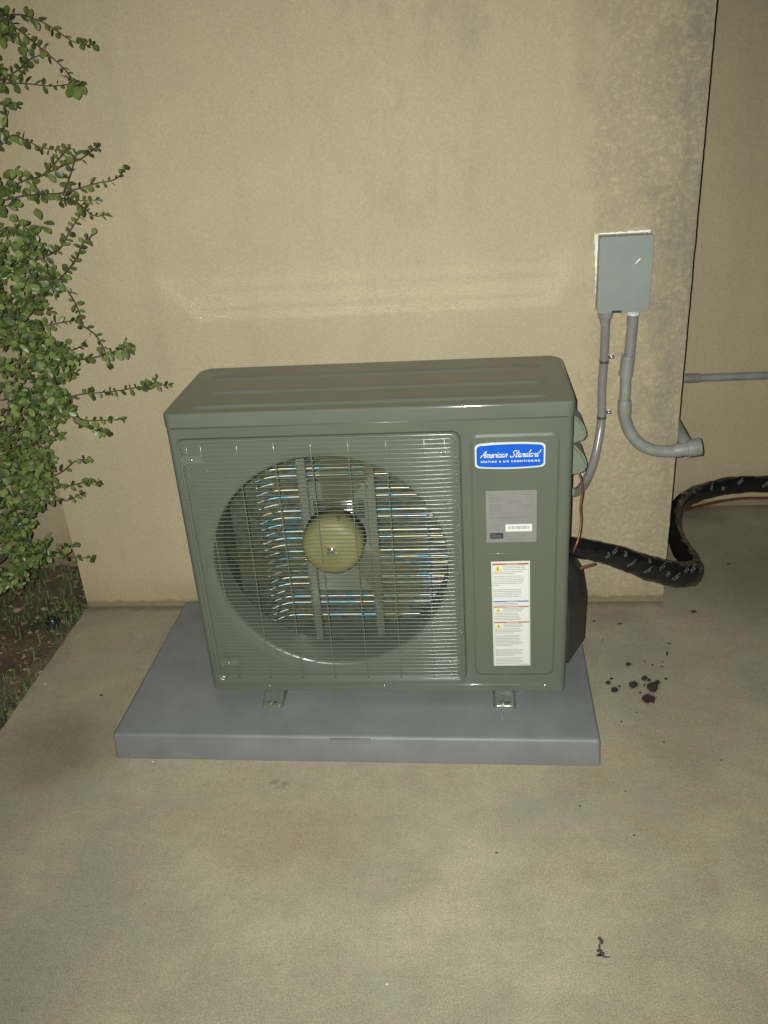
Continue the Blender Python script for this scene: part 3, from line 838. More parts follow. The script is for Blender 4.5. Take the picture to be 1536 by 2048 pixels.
textlines(f, [(-.049, -.038, -.0475), (-.049, -.023, -.0515), (-.049, -.023, -.0550)], YP - .0016, plate, 'ink', h=.0009, seed=9)
mb = MB()
dm = [(-.001, -.0440), (.0045, -.0495), (-.001, -.0550), (-.0065, -.0495)]
ribbon(mb, [f(*p) for p in dm + dm[:1]], .0012, YP - .0011)
ribbon(mb, [f(.0015, -.0475), f(-.0025, -.0485), f(.0010, -.0505), f(-.003, -.0515)], .001, YP - .0011)
for cx_, rr in ((.028, .0048), (.040, .0042)):
    ribbon(mb, [f(cx_ + rr * math.cos(a * PI / 8), -.0465 + rr * math.sin(a * PI / 8)) for a in range(17)], .0011, YP - .0011)
ribbon(mb, [f(.0255, -.047), f(.0305, -.046)], .0022, YP - .0011)
ribbon(mb, [f(.0495 + .004 * math.cos(a * PI / 8), -.0465 + .004 * math.sin(a * PI / 8)) for a in range(3, 14)], .0011, YP - .0011)
build('certification_marks', mb, 'ink', plate)

# warning label
f = place((.8180, .3465), .014); hw, hh = .0475, .1575
lab = slabp(f, -hw, hw, -hh, hh, YP - .0011, YP - .0003, 'label', 'warning_label', unit)
y1_, y2_ = YP - .0015, YP - .0017
for z0_, z1_, mt in ((.1475, .1525, 'orange'), (.0395, .0430, 'lblue'), (.0235, .0268, 'orange'), (-.0235, -.0200, 'orange')):
    slabp(f, -.044, .044, z0_, z1_, y1_, YP - .001, mt, 'header_bar', lab)
    mb = MB(); zc = (z0_ + z1_) / 2
    for q in range(7): xx = -.012 + q * .0042; mb.poly([(p[0], y1_ - .0002, p[1]) for p in (f(xx, zc - .0007), f(xx + .003, zc - .0007), f(xx + .003, zc + .0007), f(xx, zc + .0007))])
    for fc in mb.bm.faces:
        fc.normal_update()
        if fc.normal.y > 0: fc.normal_flip()
    build('header_print', mb, 'label', lab)['kind'] = 'stuff'
for cx_, cz_, sz in ((-.0315, .1385, .0095), (-.0330, .0160, .0070), (-.0330, -.0320, .0070)):
    mb = MB(); o = [f(cx_ - sz, cz_ - sz * .8), f(cx_ + sz, cz_ - sz * .8), f(cx_, cz_ + sz * .85)]
    mb.prism(o, 'y', y1_, YP - .001); build('warning_triangle', mb, 'yellow', lab)
    mb = MB(); ribbon(mb, [f(cx_ + sz * .12, cz_ + sz * .35), f(cx_ - sz * .15, cz_ - sz * .1), f(cx_ + sz * .15, cz_ - sz * .12), f(cx_ - sz * .05, cz_ - sz * .6)], sz * .18, y1_ - .0002)
    build('triangle_symbol', mb, 'ink_dark', lab)
rows = []; rnd = random.Random(2)
for z in (.1435, .1385, .1335): rows.append((-.018, .042 - rnd.random() * .006, z))
for z in (.1270, .1220): rows.append((-.042, .030 - (.02 if z < .124 else 0), z))
for i_ in range(6): rows.append((-.042, (.027 + rnd.random() * .006) if i_ < 5 else -.028, .1145 - i_ * .0052))
for i_ in range(5): rows.append((-.042, .020 + rnd.random() * .01, .0755 - i_ * .0052))
for z in (.0345, .0300): rows.append((-.042, .018, z))
for z in (.0190, .0150, .0110): rows.append((-.020, .036 - rnd.random() * .01, z))
for z in (.0050, .0005, -.0045, -.0095, -.0140): rows.append((-.042, .025 - rnd.random() * .01, z))
for z in (-.0275, -.0318, -.0360): rows.append((-.020, .026 + rnd.random() * .006, z))
for i_ in range(26):
    if i_ in (4, 13, 14, 20): continue
    rows.append((-.042, .018 + rnd.random() * .012 - (.02 if i_ in (3, 12, 19) else 0), -.0420 - i_ * .00435))
rows.append((.022, .042, -.1535))
textlines(f, rows, y1_, lab, 'plate', h=.0015, seed=4)
mb = MB(); e_ = .0445
for a, b in (((-e_, .1535), (-e_, -.1545)), ((e_, .1535), (e_, -.1545)), ((-e_, -.1545), (e_, -.1545))): ribbon(mb, [f(*a), f(*b)], .0007, y1_)
build('label_border', mb, 'plate', lab)

# right side: two hand holds, service valve cover
def side_bump(zc, ymid, out, hgt):
    pr = [(W - .002, hgt * .52), (W + out * .18, hgt * .47), (W + out * .55, hgt * .28), (W + out * .86, hgt * .02), (W + out, -hgt * .22), (W + out * .97, -hgt * .34), (W + out * .80, -hgt * .42), (W + out * .42, -hgt * .48), (W - .002, -hgt * .50)]
    mb = MB(); mb.prism([(x, zc + z) for x, z in pr], 'y', ymid - .045, ymid + .05)
    return build('hand_hold', mb, 'handle', unit, smooth=1, bevel=.006, seg=3)
a = at(1160, 852, 'y', .20); side_bump(a.z, .235, at(1175, 865, 'y', .19).x - W, .088)
a = at(1160, 912, 'y', .20); side_bump(a.z - .002, .235, at(1176.5, 920, 'y', .19).x - W, .098)
mb = MB(); zt_ = .385
pl = [(W - .002, .055), (W + .012, .058), (1.030, .175), (1.036, .30), (W - .002, .30)]
lo_ = mb.verts([(x, y, .150) for x, y in pl]); mi_ = mb.verts([(x, y, .300) for x, y in pl])
hi_ = mb.verts([(W + (x - W) * .55, y + .01, .365) for x, y in pl]); tp_ = mb.verts([(W + (x - W) * .12, y + .02, .385) for x, y in pl])
for A, B in ((lo_, mi_), (mi_, hi_), (hi_, tp_)):
    for i in range(len(pl)): j = (i + 1) % len(pl); mb.face([A[i], A[j], B[j], B[i]])
mb.face(lo_[::-1]); mb.face(tp_)
bmesh.ops.recalc_face_normals(mb.bm, faces=mb.bm.faces)
build('valve_cover', mb, 'valve', unit, smooth=1, bevel=.004)

# ================================================================ DISCONNECT BOX AND CONDUITS ON THE WALL
yf = YW - .070
dbx = empty('disconnect_box', (1.155, YW, 1.06), 'grey green electrical disconnect box caulked to the stucco wall near its corner', 'electrical box')
c1, c2, c3, c4 = [at(u, v, 'y', yf) for u, v in ((1199, 475), (1307, 470), (1300, 628), (1196, 628))]
bx0, bx1, bz0, bz1 = (c1.x + c4.x) / 2, (c2.x + c3.x) / 2, (c3.z + c4.z) / 2, (c1.z + c2.z) / 2
mb = MB(); mb.box(bx0 + .003, bx1 - .003, yf + .004, YW, bz0 + .003, bz1 - .003); build('box_body', mb, 'box', dbx, smooth=1, bevel=.002)
mb = MB(); mb.box(bx0, bx1, yf, yf + .030, bz0 + .010, bz1); build('box_cover', mb, 'box', dbx, smooth=1, bevel=.0025)
mb = MB(); mb.box(bx0 + .04, bx0 + .066, yf - .001, yf + .012, bz0 + .004, bz0 + .0095); build('cover_latch', mb, 'valve', dbx)
# the scratch of bare metal on the cover
a, b = at(1267, 530, 'y', yf), at(1280, 517, 'y', yf)
mb = MB(); d = (b - a); nn = Vector((-d.z, 0, d.x)).normalized()
pp = [a, a + d * .55 - nn * .0022, b - nn * .0022, b + d * .05 + nn * .001, a + d * .6 + nn * .001]
mb.poly([(p.x, yf - .0006, p.z) for p in pp]); 
for fc in mb.bm.faces:
    fc.normal_update()
    if fc.normal.y > 0: fc.normal_flip()
build('cover_scratch', mb, 'white', dbx)
# caulk bead along the left and the top
mb = MB(); O = []
def cn(t, sd, amp): return amp * (noise.noise(Vector((t * .09, sd, 0))) + .5 * noise.noise(Vector((t * .3, sd, 4))))
for k in range(46):
    v = 614 - 140 * k / 45; O.append(at(1191.5 - 3.0 * (k / 45) + cn(v, 3, 2.2), v, 'y', YW))
for k in range(38):
    u = 1189 + 113 * k / 37; O.append(at(u, 467 - 8.5 * k / 37 + cn(u, 8, 2.4), 'y', YW))
inn = [(bx1 - .008, bz1 - .03), (bx0 + .02, bz1 - .03), (bx0 + .02, bz0 + .05)]
pl_ = [(p.x, p.z) for p in O] + inn
A = mb.verts([(x, YW - .0005, z) for x, z in pl_]); B = mb.verts([(x, YW - .0035, z) for x, z in pl_])
for i in range(len(pl_)): j = (i + 1) % len(pl_); mb.face([A[i], A[j], B[j], B[i]])
mb.fill([[(x, YW - .0035, z) for x, z in pl_]], (0, -1, 0))
bmesh.ops.remove_doubles(mb.bm, verts=mb.bm.verts, dist=1e-6)
build('caulk_bead', mb, 'caulk', dbx)

# flexible conduit from the box down to the unit
fc_ = empty('flexible_conduit', (1.10, .57, .95), 'slim grey flexible conduit dropping from the electrical box and curving behind the condenser unit', 'conduit')
yc = YW - .022; P0 = at(1211, 628, 'y', yf + .035)
top_y = yf + .035
pts = [(P0.x, top_y, bz0 + .01), (at(1210, 660, 'y', yc).x, yc - .006, at(1210, 660, 'y', yc).z)]
for u, v in ((1208, 720), (1204, 775), (1203, 835)): p = at(u, v, 'y', yc); pts.append(tuple(p))
for u, v, y in ((1197, 880, .560), (1187, 925, .530), (1172, 962, .48), (1156, 982, .42), (1140, 984, .36)): pts.append(tuple(at(u, v, 'y', y)))
mb = MB(); mb.tube(spline(pts, 7), .0128, 16); build('conduit_tube', mb, 'flex', fc_, smooth=2)
mb = MB(); mb.lathe([(.0135, -.040), (.0150, -.026), (.0185, -.022), (.0205, -.010), (.0205, .002)], (P0.x, top_y, bz0 + .004), 'z', 20); build('conduit_fitting', mb, 'pvc', fc_, smooth=1)
for u, v in ((1208, 723), (1203, 834)):
    p = at(u, v, 'y', yc); mb = MB(); mb.lathe([(.0132, -.004), (.0145, -.004), (.0145, .004), (.0132, .004)], tuple(p), 'z', 20)
    mb.box(p.x + .013, p.x + .031, YW - .004, YW - .001, p.z + .002, p.z + .012)
    mb.box(p.x + .011, p.x + .0142, p.y, YW - .001, p.z - .003, p.z + .006)
    st = build('conduit_strap', mb, 'galv', fc_, smooth=1)
    mb = MB(); mb.lathe([(.0001, -.0055), (.003, -.005), (.0045, -.0035), (.0045, 0)], (p.x + .0235, YW - .004, p.z + .007), 'y', 12); build('strap_screw', mb, 'screw', st, smooth=2)

# rigid conduit from the box round the corner
rc = empty('rigid_conduit', (1.18, .57, .95), 'thicker grey conduit bending from the box to a round fitting past the wall corner', 'conduit')
yr = YW - .020; P1 = at(1266, 628, 'y', yf + .035)
p2 = at(1256, 735, 'y', yr); pA = at(1264, 660, 'y', yr)
mb = MB(); mb.tube(spline([(P1.x, yf + .040, bz0 + .012), tuple(pA), tuple(p2)], 8), .0155, 18); build('conduit_pipe', mb, 'pvc', rc, smooth=2)
c0 = at(1266, 632, 'y', yf + .035)
mb = MB(); mb.lathe([(.0158, -.017), (.0185, -.017), (.0185, .002)], (P1.x, yf + .035, bz0 + .006), 'z', 20); build('box_connector', mb, 'label', rc, smooth=1)
mb = MB(); rnd = random.Random(8)
for k in range(5):
    xx = P1.x - .010 + k * .0042; yy = yf + .035 - math.sqrt(max(1e-6, .0189 ** 2 - (xx - P1.x) ** 2))
    mb.poly([(xx, yy, bz0 - .006), (xx + .0018, yy, bz0 - .006), (xx + .0018, yy, bz0 + .001), (xx, yy, bz0 + .001)])
build('connector_print', mb, 'ink', rc)['kind'] = 'stuff'
cA, cB = at(1257, 712, 'y', yr), at(1251, 752, 'y', yr)
mb = MB(); mb.tube([tuple(cA), tuple(cA.lerp(cB, .1)), tuple(cB)], [.0185, .0195, .0195], 18); build('coupling', mb, 'pvc2', rc, smooth=1)
for s in (-1, 1):
    mb = MB(); xs_ = p2.x + s * .030; mb.box(min(xs_, p2.x + s * .012), max(xs_, p2.x + s * .012), YW - .004, YW - .001, cA.z - .006, cA.z + .006)
    mb.box(p2.x + s * .0165 - .0015, p2.x + s * .0165 + .0015, yr, YW - .001, cA.z - .005, cA.z + .005)
    build('pipe_strap', mb, 'pvc2', rc, smooth=1, bevel=.0006)
el = [tuple(at(u, v, 'y', yr - .002)) for u, v in ((1252, 748), (1250, 790), (1248, 815), (1251, 840), (1262, 868), (1283, 890), (1310, 901), (1345, 903), (1362, 902))]
mb = MB(); pts = spline(el, 6)
rs = [.0158 if k < 9 else (.0158 + .0022 * min(1, (k - 9) / 3)) for k in range(len(pts))]
mb.tube(pts, rs, 18); build('elbow', mb, 'pvc2', rc, smooth=2)
sA, sB = at(1249, 800, 'y', yr - .002), at(1249, 829, 'y', yr - .002)
mb = MB(); mb.tube([tuple(sA), tuple(sA.lerp(sB, .08)), tuple(sA.lerp(sB, .92)), tuple(sB)], [.0182, .0198, .0200, .0184], 18); build('elbow_socket', mb, 'pvc2', rc, smooth=1)
e8 = at(1345, 902, 'y', yr - .002); e9 = at(1402, 893, 'y', yr - .004)
d = (e9 - e8).normalized(); L_ = (e9 - e8).length
mb = MB(); pp = [e8 + d * (L_ * t) for t in (0, .02, .42, .45, .50, .52, .97, 1)]
mb.tube([tuple(p) for p in pp], [.0185, .0200, .0205, .0225, .0225, .0262, .0270, .0262], 22); build('end_fitting', mb, 'pvc2', rc, smooth=1)
q0 = e8 + d * (L_ * .62) + Vector((-.008, .008, .006)); mb = MB(); mb.tube([tuple(q0), tuple(q0 + Vector((-.006, .03, .006))), tuple(q0 + Vector((-.010, .16, .02))), (q0.x - .01, YB, q0.z + .02)], [.020, .0205, .0195, .0195], 18)
build('rear_branch', mb, 'pvc2', rc, smooth=1)

# conduit along the wall set back
bp = empty('wall_conduit', (1.6, YB, .53), 'straight grey conduit running level across the set back wall at the right edge', 'conduit')
a = at(1367, 757, 'y', YB - .018); b = at(1536, 751, 'y', YB - .018); d = (b - a)
mb = MB(); mb.tube([tuple(a - d * 1.2), tuple(a), tuple(b), tuple(b + d * 6)], .0145, 16); build('conduit_pipe', mb, 'pvc2', bp, smooth=2)
mb = MB(); mb.tube([tuple(a - d * .2), tuple(a + d * .18), tuple(a + d * .20)], [.0178, .0178, .0150], 16); build('coupling', mb, 'pvc2', bp, smooth=1)

# ================================================================ LINE SET AND COPPER
ls = empty('insulated_line_set', (1.3, .6, .1), 'black tape wrapped pipe bundle looping from the condenser unit around the wall corner', 'pipe')
wp = [((.982, .27, .395), .028), (at(1172, 1098, 'y', .30), .029), (at(1232, 1112, 'y', .36), .032), (at(1290, 1133, 'y', .43), .037), (at(1345, 1148, 'y', .49), .041), (at(1378, 1148, 'y', .53), .042),
      (at(1386, 1143, 'y', .585), .040), (at(1378, 1122, 'y', .66), .036), (at(1358, 1090, 'y', .78), .033), (at(1347, 1055, 'y', .90), .032), (at(1352, 1020, 'y', 1.02), .034), (at(1372, 998, 'y', 1.13), .036),
      (at(1410, 982, 'y', 1.21), .0355), (at(1470, 970, 'y', 1.245), .0360), (at(1536, 968, 'y', 1.25), .0350)]
P_ = [Vector(p) for p, r in wp]; P_.append(P_[-1] + (P_[-1] - P_[-2]) * 2); R_ = [r for p, r in wp] + [.035]
per = 10; pts = spline(P_, per); rs = []
for k in range(len(pts)):
    i = min(k // per, len(R_) - 2); t = k / per - i; rs.append(R_[i] + (R_[min(i + 1, len(R_) - 1)] - R_[i]) * t)
mb = MB()
def crinkle(i, a):
    ph = (i * .42 + a / (2 * PI) * 3.0) % 3.0
    return 1 + .06 * (ph / 3.0) + .11 * noise.noise(Vector((math.cos(a) * 1.9, math.sin(a) * 1.9, i * .30))) + .065 * noise.noise(Vector((math.cos(a) * 4.5, math.sin(a) * 4.5, i * .8)))
mb.tube(pts, rs, 24, flat=.74, rf=crinkle, up=(0, 0, 1))
FR = mb.frames
o = build('taped_insulation', mb, 'tape', ls, smooth=2); o.data.set_sharp_from_angle(angle=math.radians(20))
# print on the tape: ringed marks and slanted words
def on_tape(s, a):
    i = max(0, min(len(FR) - 2, int(s))); t = s - i
    p, tt, n_, bi, r = FR[i]; p2_, t2, n2, b2, r2 = FR[i + 1]
    P = p.lerp(p2_, t); N = n_.lerp(n2, t); Bv = bi.lerp(b2, t); rr = (r + (r2 - r) * t) * crinkle(i, a) * 1.01 + .0006
    return P + N * (math.cos(a) * rr) + Bv * (math.sin(a) * rr * .74)
def tape_ribbon(mb, sa, wd):
    pts = [on_tape(*q) for q in sa]
    for i in range(len(pts) - 1):
        ds = (pts[i + 1] - pts[i]); mid = FR[max(0, min(len(FR) - 1, int(sa[i][0])))][0]; nrm = (pts[i] - mid).normalized(); sd = ds.cross(nrm)
        if sd.length < 1e-9: continue
        sd = sd.normalized() * wd / 2
        mb.poly([pts[i] + sd, pts[i] - sd, pts[i + 1] - sd, pts[i + 1] + sd])
def to_cam(s):    # angle round the tape that faces the viewer's side (-y)
    best = min(range(36), key=lambda k: (on_tape(s, k * PI / 18) - CAM).length); return best * PI / 18
seglen = [(FR[i + 1][0] - FR[i][0]).length for i in range(len(FR) - 1)]
rnd = random.Random(12)
for s, kind, off in ((15.5, 'o', .45), (20.5, 'o', -.05), (17.5, 'w', -.35), (23.5, 'w', .15), (28.5, 'o', -.75), (29, 'w', .35), (33, 'w', -.25), (35.5, 'o', .2), (38.5, 'w', .25), (43, 'w', -.1), (47, 'w', -.15), (52, 'w', .1),
                     (100, 'w', .2), (112, 'w', -.2), (121, 'w', .2), (125, 'o', .4), (131, 'w', .0), (139, 'w', .3), (143, 'o', .1)):
    if s > len(FR) - 6: continue
    a0 = to_cam(s) + off; mb = MB(); i = int(s); sl = max(.002, seglen[i]); r_ = FR[i][4]
    if kind == 'o':
        q = .0072
        tape_ribbon(mb, [(s + q / sl * math.cos(k * PI / 8), a0 + q / r_ * math.sin(k * PI / 8)) for k in range(17)], .0016)
        tape_ribbon(mb, [(s + .35 * q / sl * math.cos(k * PI / 4), a0 + .35 * q / r_ * math.sin(k * PI / 4)) for k in range(7)], .0015)
        tape_ribbon(mb, [(s - .6 * q / sl, a0 + .6 * q / r_), (s + .6 * q / sl, a0 - .6 * q / r_)], .0013)
    else:
        sgn = 1 if s < 60 else 1
        for line in (0, 1):
            t = 0; lim = 1 if line == 0 else .7
            while t < lim:
                w_ = rnd.uniform(.03, .08); d0 = (t - .5) * .034; d1 = (t + w_ - .5) * .034; o_ = (line - .5) * .0065
                ca, sa_ = math.cos(.75), math.sin(.75) 
                def q_(dd, oo): return (s + (dd * ca + oo * sa_) / sl, a0 + FLIP * (dd * sa_ - oo * ca) / r_)
                FLIP = 1 if on_tape(s, a0 + .2).z > on_tape(s, a0).z else -1
                tape_ribbon(mb, [q_(d0, o_ - .0018), q_(d0 + .0008, o_ + .0018)], .0018)
                if rnd.random() < .7: tape_ribbon(mb, [q_(d0, o_), q_(d1, o_)], .0016)
                t += w_ + .025
    for v in mb.bm.verts: pass
    build('tape_print', mb, 'tape_print', ls)['kind'] = 'stuff'
# bare copper tube beside the bundle (right), ground wire and stub (left)
pts = [at(1366, 1022, 'y', 1.12), at(1400, 1012, 'y', 1.20), at(1440, 1003, 'y', 1.24), at(1485, 997, 'y', 1.262), at(1536, 996, 'y', 1.27)]
pts.append(pts[-1] + (pts[-1] - pts[-2]) * 3)
mb = MB(); mb.tube(spline(pts, 8), .0058, 12); tag(build('copper_tube', mb, 'copper', smooth=2, org=pts[0]), 'bright bare copper tube running below the black bundle at the right edge', 'copper tube')
pts = [at(1146, 948, 'y', .30), at(1155, 944, 'y', .27), at(1163, 962, 'y', .27), at(1165, 985, 'y', .28), at(1161, 1012, 'y', .28), at(1162, 1040, 'y', .28), at(1159, 1068, 'y', .27), at(1153, 1088, 'y', .255), at(1146, 1104, 'y', .26)]
mb = MB(); mb.tube(spline(pts, 7), .0031, 10); tag(build('copper_wire', mb, 'copper_dull', smooth=2, org=pts[0]), 'thin copper wire hanging down the right side of the condenser unit', 'wire')
pts = [at(1150, 1142, 'y', .26), at(1160, 1137, 'y', .27), at(1172, 1133, 'y', .285), at(1190, 1128, 'y', .32)]
mb = MB(); mb.tube(spline(pts, 6), .0042, 10); tag(build('copper_tube', mb, 'copper_dull', smooth=2, org=pts[0]), 'short dull copper stub joining the black bundle just above the dark valve cover', 'copper tube')

# ================================================================ SHRUB
shrub = empty('shrub', (-.95, .45, -.04), 'leafy green shrub with small oval leaves leaning over the left side of the wall', 'shrub')
def leaf_mesh(name, wd, m_, cup):
    mb = MB(); prof = [(0, .03), (.14, .34), (.35, .82), (.58, 1.0), (.78, .82), (.93, .40), (1, .04)]
    c = []; l = []; r = []
    for t, q in prof:
        droop = -.10 * t * t
        c.append(mb.bm.verts.new((t, 0, droop))); l.append(mb.bm.verts.new((t, q * wd / 2, droop + cup * q))); r.append(mb.bm.verts.new((t, -q * wd / 2, droop + cup * q)))
    for i in range(len(prof) - 1): mb.face([c[i], c[i + 1], l[i + 1], l[i]]); mb.face([c[i + 1], c[i], r[i], r[i + 1]])
    me = bpy.data.meshes.new(name); mb.bm.to_mesh(me); mb.bm.free(); me.materials.append(M[m_])
    me.polygons.foreach_set('use_smooth', [True] * len(me.polygons)); return me
LM = [leaf_mesh('leaf_mesh', wdt, mm, cp) for wdt, mm, cp in ((.62, 'leaf', .07), (.70, 'leaf_d', .05), (.55, 'leaf_t', .09), (.78, 'leaf', .04), (.50, 'leaf_d', .10))]
leaf_count = 0
rs_ = random.Random(21)
stuffV, stuffF = [[], [], []], [[], [], []]
def leaf_matrix(p, d, size):
    d = d.normalized(); up = Vector((rs_.uniform(-.5, .5), rs_.uniform(-1.1, -.2), rs_.uniform(.1, 1.2))).normalized()
    y = up.cross(d)
    if y.length < .05: y = Vector((0, 1, 0)).cross(d)
    y.normalize(); z = d.cross(y)
    m_ = Matrix((d * size, y * size, z * size)).transposed().to_4x4(); m_.translation = p; return m_
def add_leaf(p, d, size, single=True, tone=None):
    global leaf_count
    k = rs_.choice((0, 0, 1, 1, 3, 4, 2)) if tone is None else tone
    m_ = leaf_matrix(p, d, size)
    if single and leaf_count < 300:
        o = bpy.data.objects.new('leaf', LM[k]); col.objects.link(o); o.parent = shrub
        m_.translation = m_.translation - ORG[shrub.name]; o.matrix_local = m_; leaf_count += 1
    else:
        me = LM[k]; s = {0: 0, 3: 0, 1: 1, 4: 1, 2: 2}[k]; base = len(stuffV[s])
        for v in me.vertices: stuffV[s].append(m_ @ v.co)
        for f_ in me.polygons: stuffF[s].append([base + i for i in f_.vertices])
def twig(path, r0, r1, leaves=True, single=True, size=(.018, .030), step=.013, name='branch', tip=True, tone=None):
    pts = spline(path, 6); n_ = len(pts)
    mb = MB(); mb.tube(pts, [r0 + (r1 - r0) * i / (n_ - 1) for i in range(n_)], 6)
    build(name, mb, 'bark', shrub, smooth=2)
    if not leaves: return pts
    acc = 0; sgn = 1
    for i in range(1, n_):
        seg = pts[i] - pts[i - 1]; acc += seg.length
        if acc > step:
            acc = 0; t = seg.normalized()
            side = t.cross(Vector((0, 1, .2))).normalized() * sgn; sgn = -sgn
            for q in range(2 if rs_.random() < .45 else 1):
                d = t * rs_.uniform(.25, .8) + side * rs_.uniform(.5, 1) * (1 if q == 0 else -1) + Vector((rs_.uniform(-.3, .3), rs_.uniform(-.6, .25), rs_.uniform(-.3, .3)))
                sz = rs_.uniform(*size) * (1 - .35 * i / n_)
                add_leaf(pts[i], d, sz, single, tone)
    if tip:
        for q in range(3): add_leaf(pts[-1], (pts[-1] - pts[-3]).normalized() + Vector((rs_.uniform(-.6, .6), rs_.uniform(-.5, .3), rs_.uniform(-.6, .6))), rs_.uniform(*size) * .7, single, tone)
    return pts
TW = [([(-20, 34), (0, 31), (40, 29), (75, 40), (105, 56), (140, 80), (170, 90), (184, 88)], .32),
 ([(-20, 10), (10, 38), (50, 70), (85, 100), (125, 135), (148, 165), (160, 180)], .30),
 ([(-20, 200), (0, 205), (12, 212), (24, 204), (30, 207)], .30),
 ([(-20, 100), (0, 72), (20, 70), (35, 72), (42, 95)], .33),
 ([(-20, 172), (0, 160), (35, 140), (60, 118), (85, 108)], .38),
 ([(-20, 166), (50, 167), (100, 172), (140, 168)], .42),
 ([(-20, 295), (0, 290), (25, 270), (56, 283), (84, 295), (125, 302)], .36),
 ([(-20, 392), (0, 384), (50, 360), (80, 352), (110, 325), (135, 297)], .35),
 ([(80, 352), (120, 333), (160, 318), (192, 294)], .35),
 ([(0, 402), (45, 392), (90, 388), (125, 385), (190, 367), (230, 358), (252, 335)], .37),
 ([(120, 385), (150, 402), (185, 430), (208, 430)], .37),
 ([(125, 390), (140, 350), (152, 310)], .38),
 ([(60, 350), (80, 385), (120, 400), (190, 400)], .40),
 ([(70, 520), (100, 508), (120, 495), (140, 460), (160, 430)], .33),
 ([(115, 563), (150, 520), (165, 485), (185, 470)], .31),
 ([(60, 560), (115, 563), (140, 590), (158, 625), (162, 650)], .30),
 ([(162, 650), (190, 670), (210, 705), (220, 728)], .30),
 ([(150, 720), (200, 712), (240, 698), (262, 690)], .33),
 ([(60, 790), (120, 795), (165, 788), (230, 782), (290, 772), (335, 770)], .36),
 ([(285, 773), (305, 768), (312, 757)], .36),
 ([(120, 810), (140, 825), (170, 840), (215, 840), (242, 838)], .28),
 ([(150, 845), (175, 855), (200, 862), (215, 865)], .28),
 ([(60, 880), (90, 900), (100, 915), (98, 935)], .25),
 ([(60, 978), (100, 975), (130, 973), (165, 965), (196, 963)], .26),
 ([(60, 1000), (95, 1000), (135, 1000), (160, 988)], .27),
 ([(80, 960), (120, 945), (150, 922), (175, 918)], .28),
 ([(20, 1125), (60, 1120), (110, 1110), (150, 1115), (182, 1115)], .24),
 ([(110, 1110), (130, 1095), (148, 1088)], .24),
 ([(40, 640), (90, 650), (120, 645), (150, 640)], .36),
 ([(50, 700), (100, 690), (140, 700), (165, 690)], .30),
 ([(40, 620), (70, 610), (100, 622)], .40)]
rs_.seed(33)
for path, y in TW:
    pth = [at(u, v, 'y', y + .03 * math.sin(i * 1.7 + path[0][0])) for i, (u, v) in enumerate(path)]
    twig(pth, .0020, .0008, size=(.017, .030), step=.0112)
for u_, v_, du, dv in ((150, 172, 25, -8), (150, 172, 30, 14), (152, 172, 2, 22), (148, 172, -10, 14), (144, 160, -12, -6), (86, 445, 22, 2), (82, 440, -10, -20), (84, 452, 14, 12), (84, 452, -18, 10), (250, 695, 16, 12), (248, 692, 2, -14), (244, 698, 10, 18), (232, 700, 10, 16)):
    p_ = at(u_, v_, 'y', .30); add_leaf(p_, at(u_ + du, v_ + dv, 'y', .29) - p_, .031)
# main stems from the root, fanning up
stems = []
for tx, ty, tz, bend in ((-.62, .30, 1.75, .12), (-.50, .34, 1.35, .10), (-.80, .25, 1.55, -.02), (-.48, .30, .98, .05), (-.95, .35, 1.6, -.1), (-.58, .25, .75, .1), (-.70, .42, 1.2, .0), (-.55, .22, .50, .06), (-.66, .16, .62, .1), (-.85, .15, 1.0, 0)):
    b0 = Vector((-.93 + rs_.uniform(-.05, .05), .45 + rs_.uniform(-.06, .06), -.05)); t0 = Vector((tx, ty, tz))
    mid = b0.lerp(t0, .5) + Vector((-bend, rs_.uniform(-.05, .05), .05))
    stems.append(twig([b0, b0.lerp(mid, .5) + Vector((0, 0, .04)), mid, mid.lerp(t0, .5) + Vector((bend * .4, 0, 0)), t0], .008, .002, leaves=False, name='stem'))
# the leafy mass: short twigs hung on a cloud that follows the shrub's outline
bnd_pts = [(-400, -200), (0, -5), (60, 25), (120, 0), (230, -30), (260, 10), (330, 0), (400, 45), (470, 75), (540, 120), (600, 100), (635, 45), (680, 110), (730, 160), (790, 130), (840, 150), (880, 130), (930, 90), (1000, 105), (1060, 60), (1100, 100), (1135, 90), (1170, 20), (1200, -20)]
def bound(v):
    for (a, b), (c, d) in zip(bnd_pts, bnd_pts[1:]):
        if a <= v <= c: return b + (d - b) * (v - a) / (c - a)
    return -60
made = 0; tries = 0
while made < 520 and tries < 12000:
    tries += 1
    v = rs_.uniform(-60, 1185); y = rs_.uniform(.05, .56)
    dens = 1.0 if v > 650 else (.8 if v > 480 else (.5 if v > 380 else .22))
    if rs_.random() > dens: continue
    bb = bound(v); u = bb - abs(rs_.gauss(0, 1)) * (95 if v > 480 else 60)
    if u < -330: continue
    p = at(u, v, 'y', y)
    if p.z < .02: continue
    d = Vector((rs_.uniform(-.2, 1), rs_.uniform(-.8, .4), rs_.uniform(-.5, .7))).normalized()
    Ls = rs_.uniform(.03, .08)
    pth = [p - d * Ls, p - d * Ls * .4 + Vector((0, 0, .005)), p]
    pt = spline(pth, 3)
    n_ = len(pt); mbk = None
    for i in range(1, n_):
        t = (pt[i] - pt[i - 1]).normalized()
        for q in range(2):
            dd = t * rs_.uniform(.1, .8) + Vector((rs_.uniform(-1, 1), rs_.uniform(-1, .3), rs_.uniform(-.9, .9)))
            add_leaf(pt[i], dd, rs_.uniform(.014, .0265), False, None)
    made += 1
    if made == 1: twV = MB()
    twV.tube(pt, [.0014, .0012, .0011] + [.0009] * (n_ - 3), 4, caps=False)
o = build('fine_twigs', twV, 'bark', shrub, smooth=2); o['kind'] = 'stuff'
